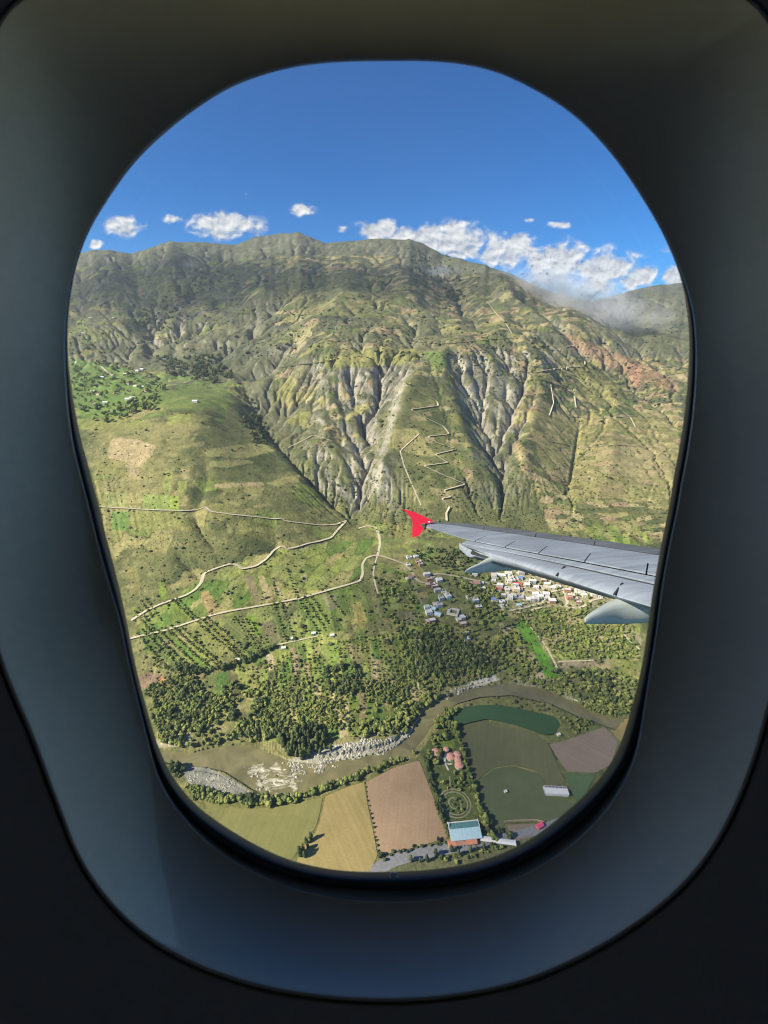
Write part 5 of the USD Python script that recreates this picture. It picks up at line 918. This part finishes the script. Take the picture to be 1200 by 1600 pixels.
# ------------------------------------------------------------------ thin cloud hanging on the mountain side
MIST = [([(792,440,54,18,2560,.9),(850,452,66,36,2480,1.3),(905,474,66,36,2380,1.5),(955,490,58,28,2250,1.2),(1015,496,48,22,2200,.7)], 'long white cloud spilling over the right hand ridge'), ([(680,425,40,11,2700,.8)], 'thin white cloud under the dome shaped summit'), ([(300,419,17,15,3100,.7)], 'small thin cloud on the left upper slope')]
for k_, (parts_, lb) in enumerate(MIST):
    nm = f'mist_look_{k_:03d}'; vv = []; prev = None
    N_ = {'g': ('geometry', {}), 'n': ('noise_texture', {'scale': .011, 'detail': 5.0, 'roughness': .65, 'distortion': .4}), 'a': ('math', {'math_type': 'multiply_add', 'value2': 4.6, 'value3': -2.5}), 'b': ('math', {'math_type': 'multiply_add', 'value2': 1.5}),
          'c': ('clamp', {'min': 0.0, 'max': 1.0}), 'e': ('math', {'math_type': 'multiply', 'use_clamp': True}), 'd': ('math', {'math_type': 'multiply', 'value2': .0095}), 'v': ('principled_volume', {'color': (.99, .99, 1.0), 'anisotropy': -.1})}
    L_ = [('g.position', 'n.vector'), ('n.fac', 'a.value1'), ('a.value', 'b.value3'), ('b.value', 'c.value'), ('c.result', 'e.value1'), ('e.value', 'd.value1'), ('d.value', 'v.density')]
    for i, (cx, cy, rx, ry, yd, dn) in enumerate(parts_):
        d = ray(cx, cy); c = EYE + d / d[1] * yd; m_ = yd / d[1] / FPX; S = np.array([rx * m_, (rx + ry) * .5 * m_, ry * m_]) * 1.35
        vv.append(np.array(trimesh.creation.icosphere(1, 1.0).vertices) * S * 1.03 + c)
        N_[f'mp{i}'] = ('mapping', {'scale': tuple(1 / S), 'location': tuple(-c / S)}); N_[f'sp{i}'] = ('gradient_texture', {'gradient_type': 'spherical'}); N_[f'w{i}'] = ('math', {'math_type': 'multiply', 'value2': dn})
        L_ += [('g.position', f'mp{i}.vector'), (f'mp{i}.vector', f'sp{i}.vector'), (f'sp{i}.fac', f'w{i}.value1')]
        if prev: N_[f'x{i}'] = ('math', {'math_type': 'maximum'}); L_ += [(prev, f'x{i}.value1'), (f'w{i}.value', f'x{i}.value2')]; prev = f'x{i}.value'
        else: prev = f'w{i}.value'
    L_ += [(prev, 'b.value1'), (prev, 'e.value2')]
    mat(stage, '/World/Looks/' + nm, N_, L_, volume='v.volume')
    tag(put('cloud', trimesh.convex.convex_hull(np.vstack(vv)), nm), lb, 'cloud')
# two fair weather clouds outside the picture, up towards the sun: their shadows lie over the lower right fields and the wood by the hamlet
for k_, (px_, py_, rad, hz_, dn, lb) in enumerate(((868,1190,(190,165,70),1750,.0046,'fair weather cloud high behind the aircraft, the larger one'), (705,960,(120,150,60),1820,.006,'fair weather cloud high behind the aircraft, the smaller one'), (290,440,(900,620,170),2700,.0028,'added broad flat cloud, unseen on the left, shading the upper left slopes'), (610,440,(560,420,150),2600,.0024,'added flat cloud, unseen on the left, shading the slopes towards the summit'))):  # the two flat clouds are added, unseen, to darken the upper slopes
    q = cast([(px_, py_)])[0]; c = q + SUN * (hz_ - q[2]) / SUN[2]; S = np.array(rad, float) * 1.3
    b_ = blob((0, 0, 0), 1.0, 400 + k_, 3); vv = np.array(b_.vertices); vv /= np.linalg.norm(vv, axis=1, keepdims=True); vv = vv * S + c; nm = f'cumulus_look_{k_:03d}'
    mat(stage, '/World/Looks/' + nm, {'g': ('geometry', {}), 'mp': ('mapping', {'scale': tuple(1 / S), 'location': tuple(-c / S)}), 'sp': ('gradient_texture', {'gradient_type': 'spherical'}), 'n': ('noise_texture', {'scale': .012, 'detail': 3.0}),
        'a': ('math', {'math_type': 'multiply_add', 'value2': 2.0, 'value3': -1.0}), 'b': ('math', {'math_type': 'multiply_add', 'value2': 2.2}), 'c': ('clamp', {'min': 0.0, 'max': 1.0}), 'd': ('math', {'math_type': 'multiply', 'value2': dn}), 'v': ('principled_volume', {'color': (.99, .99, 1.0)})},
        [('g.position', 'mp.vector'), ('mp.vector', 'sp.vector'), ('g.position', 'n.vector'), ('n.fac', 'a.value1'), ('sp.fac', 'b.value1'), ('a.value', 'b.value3'), ('b.value', 'c.value'), ('c.result', 'd.value1'), ('d.value', 'v.density')], volume='v.volume')
    tag(put('cloud', trimesh.Trimesh(vv, b_.faces, process=False), nm), lb, 'cloud')
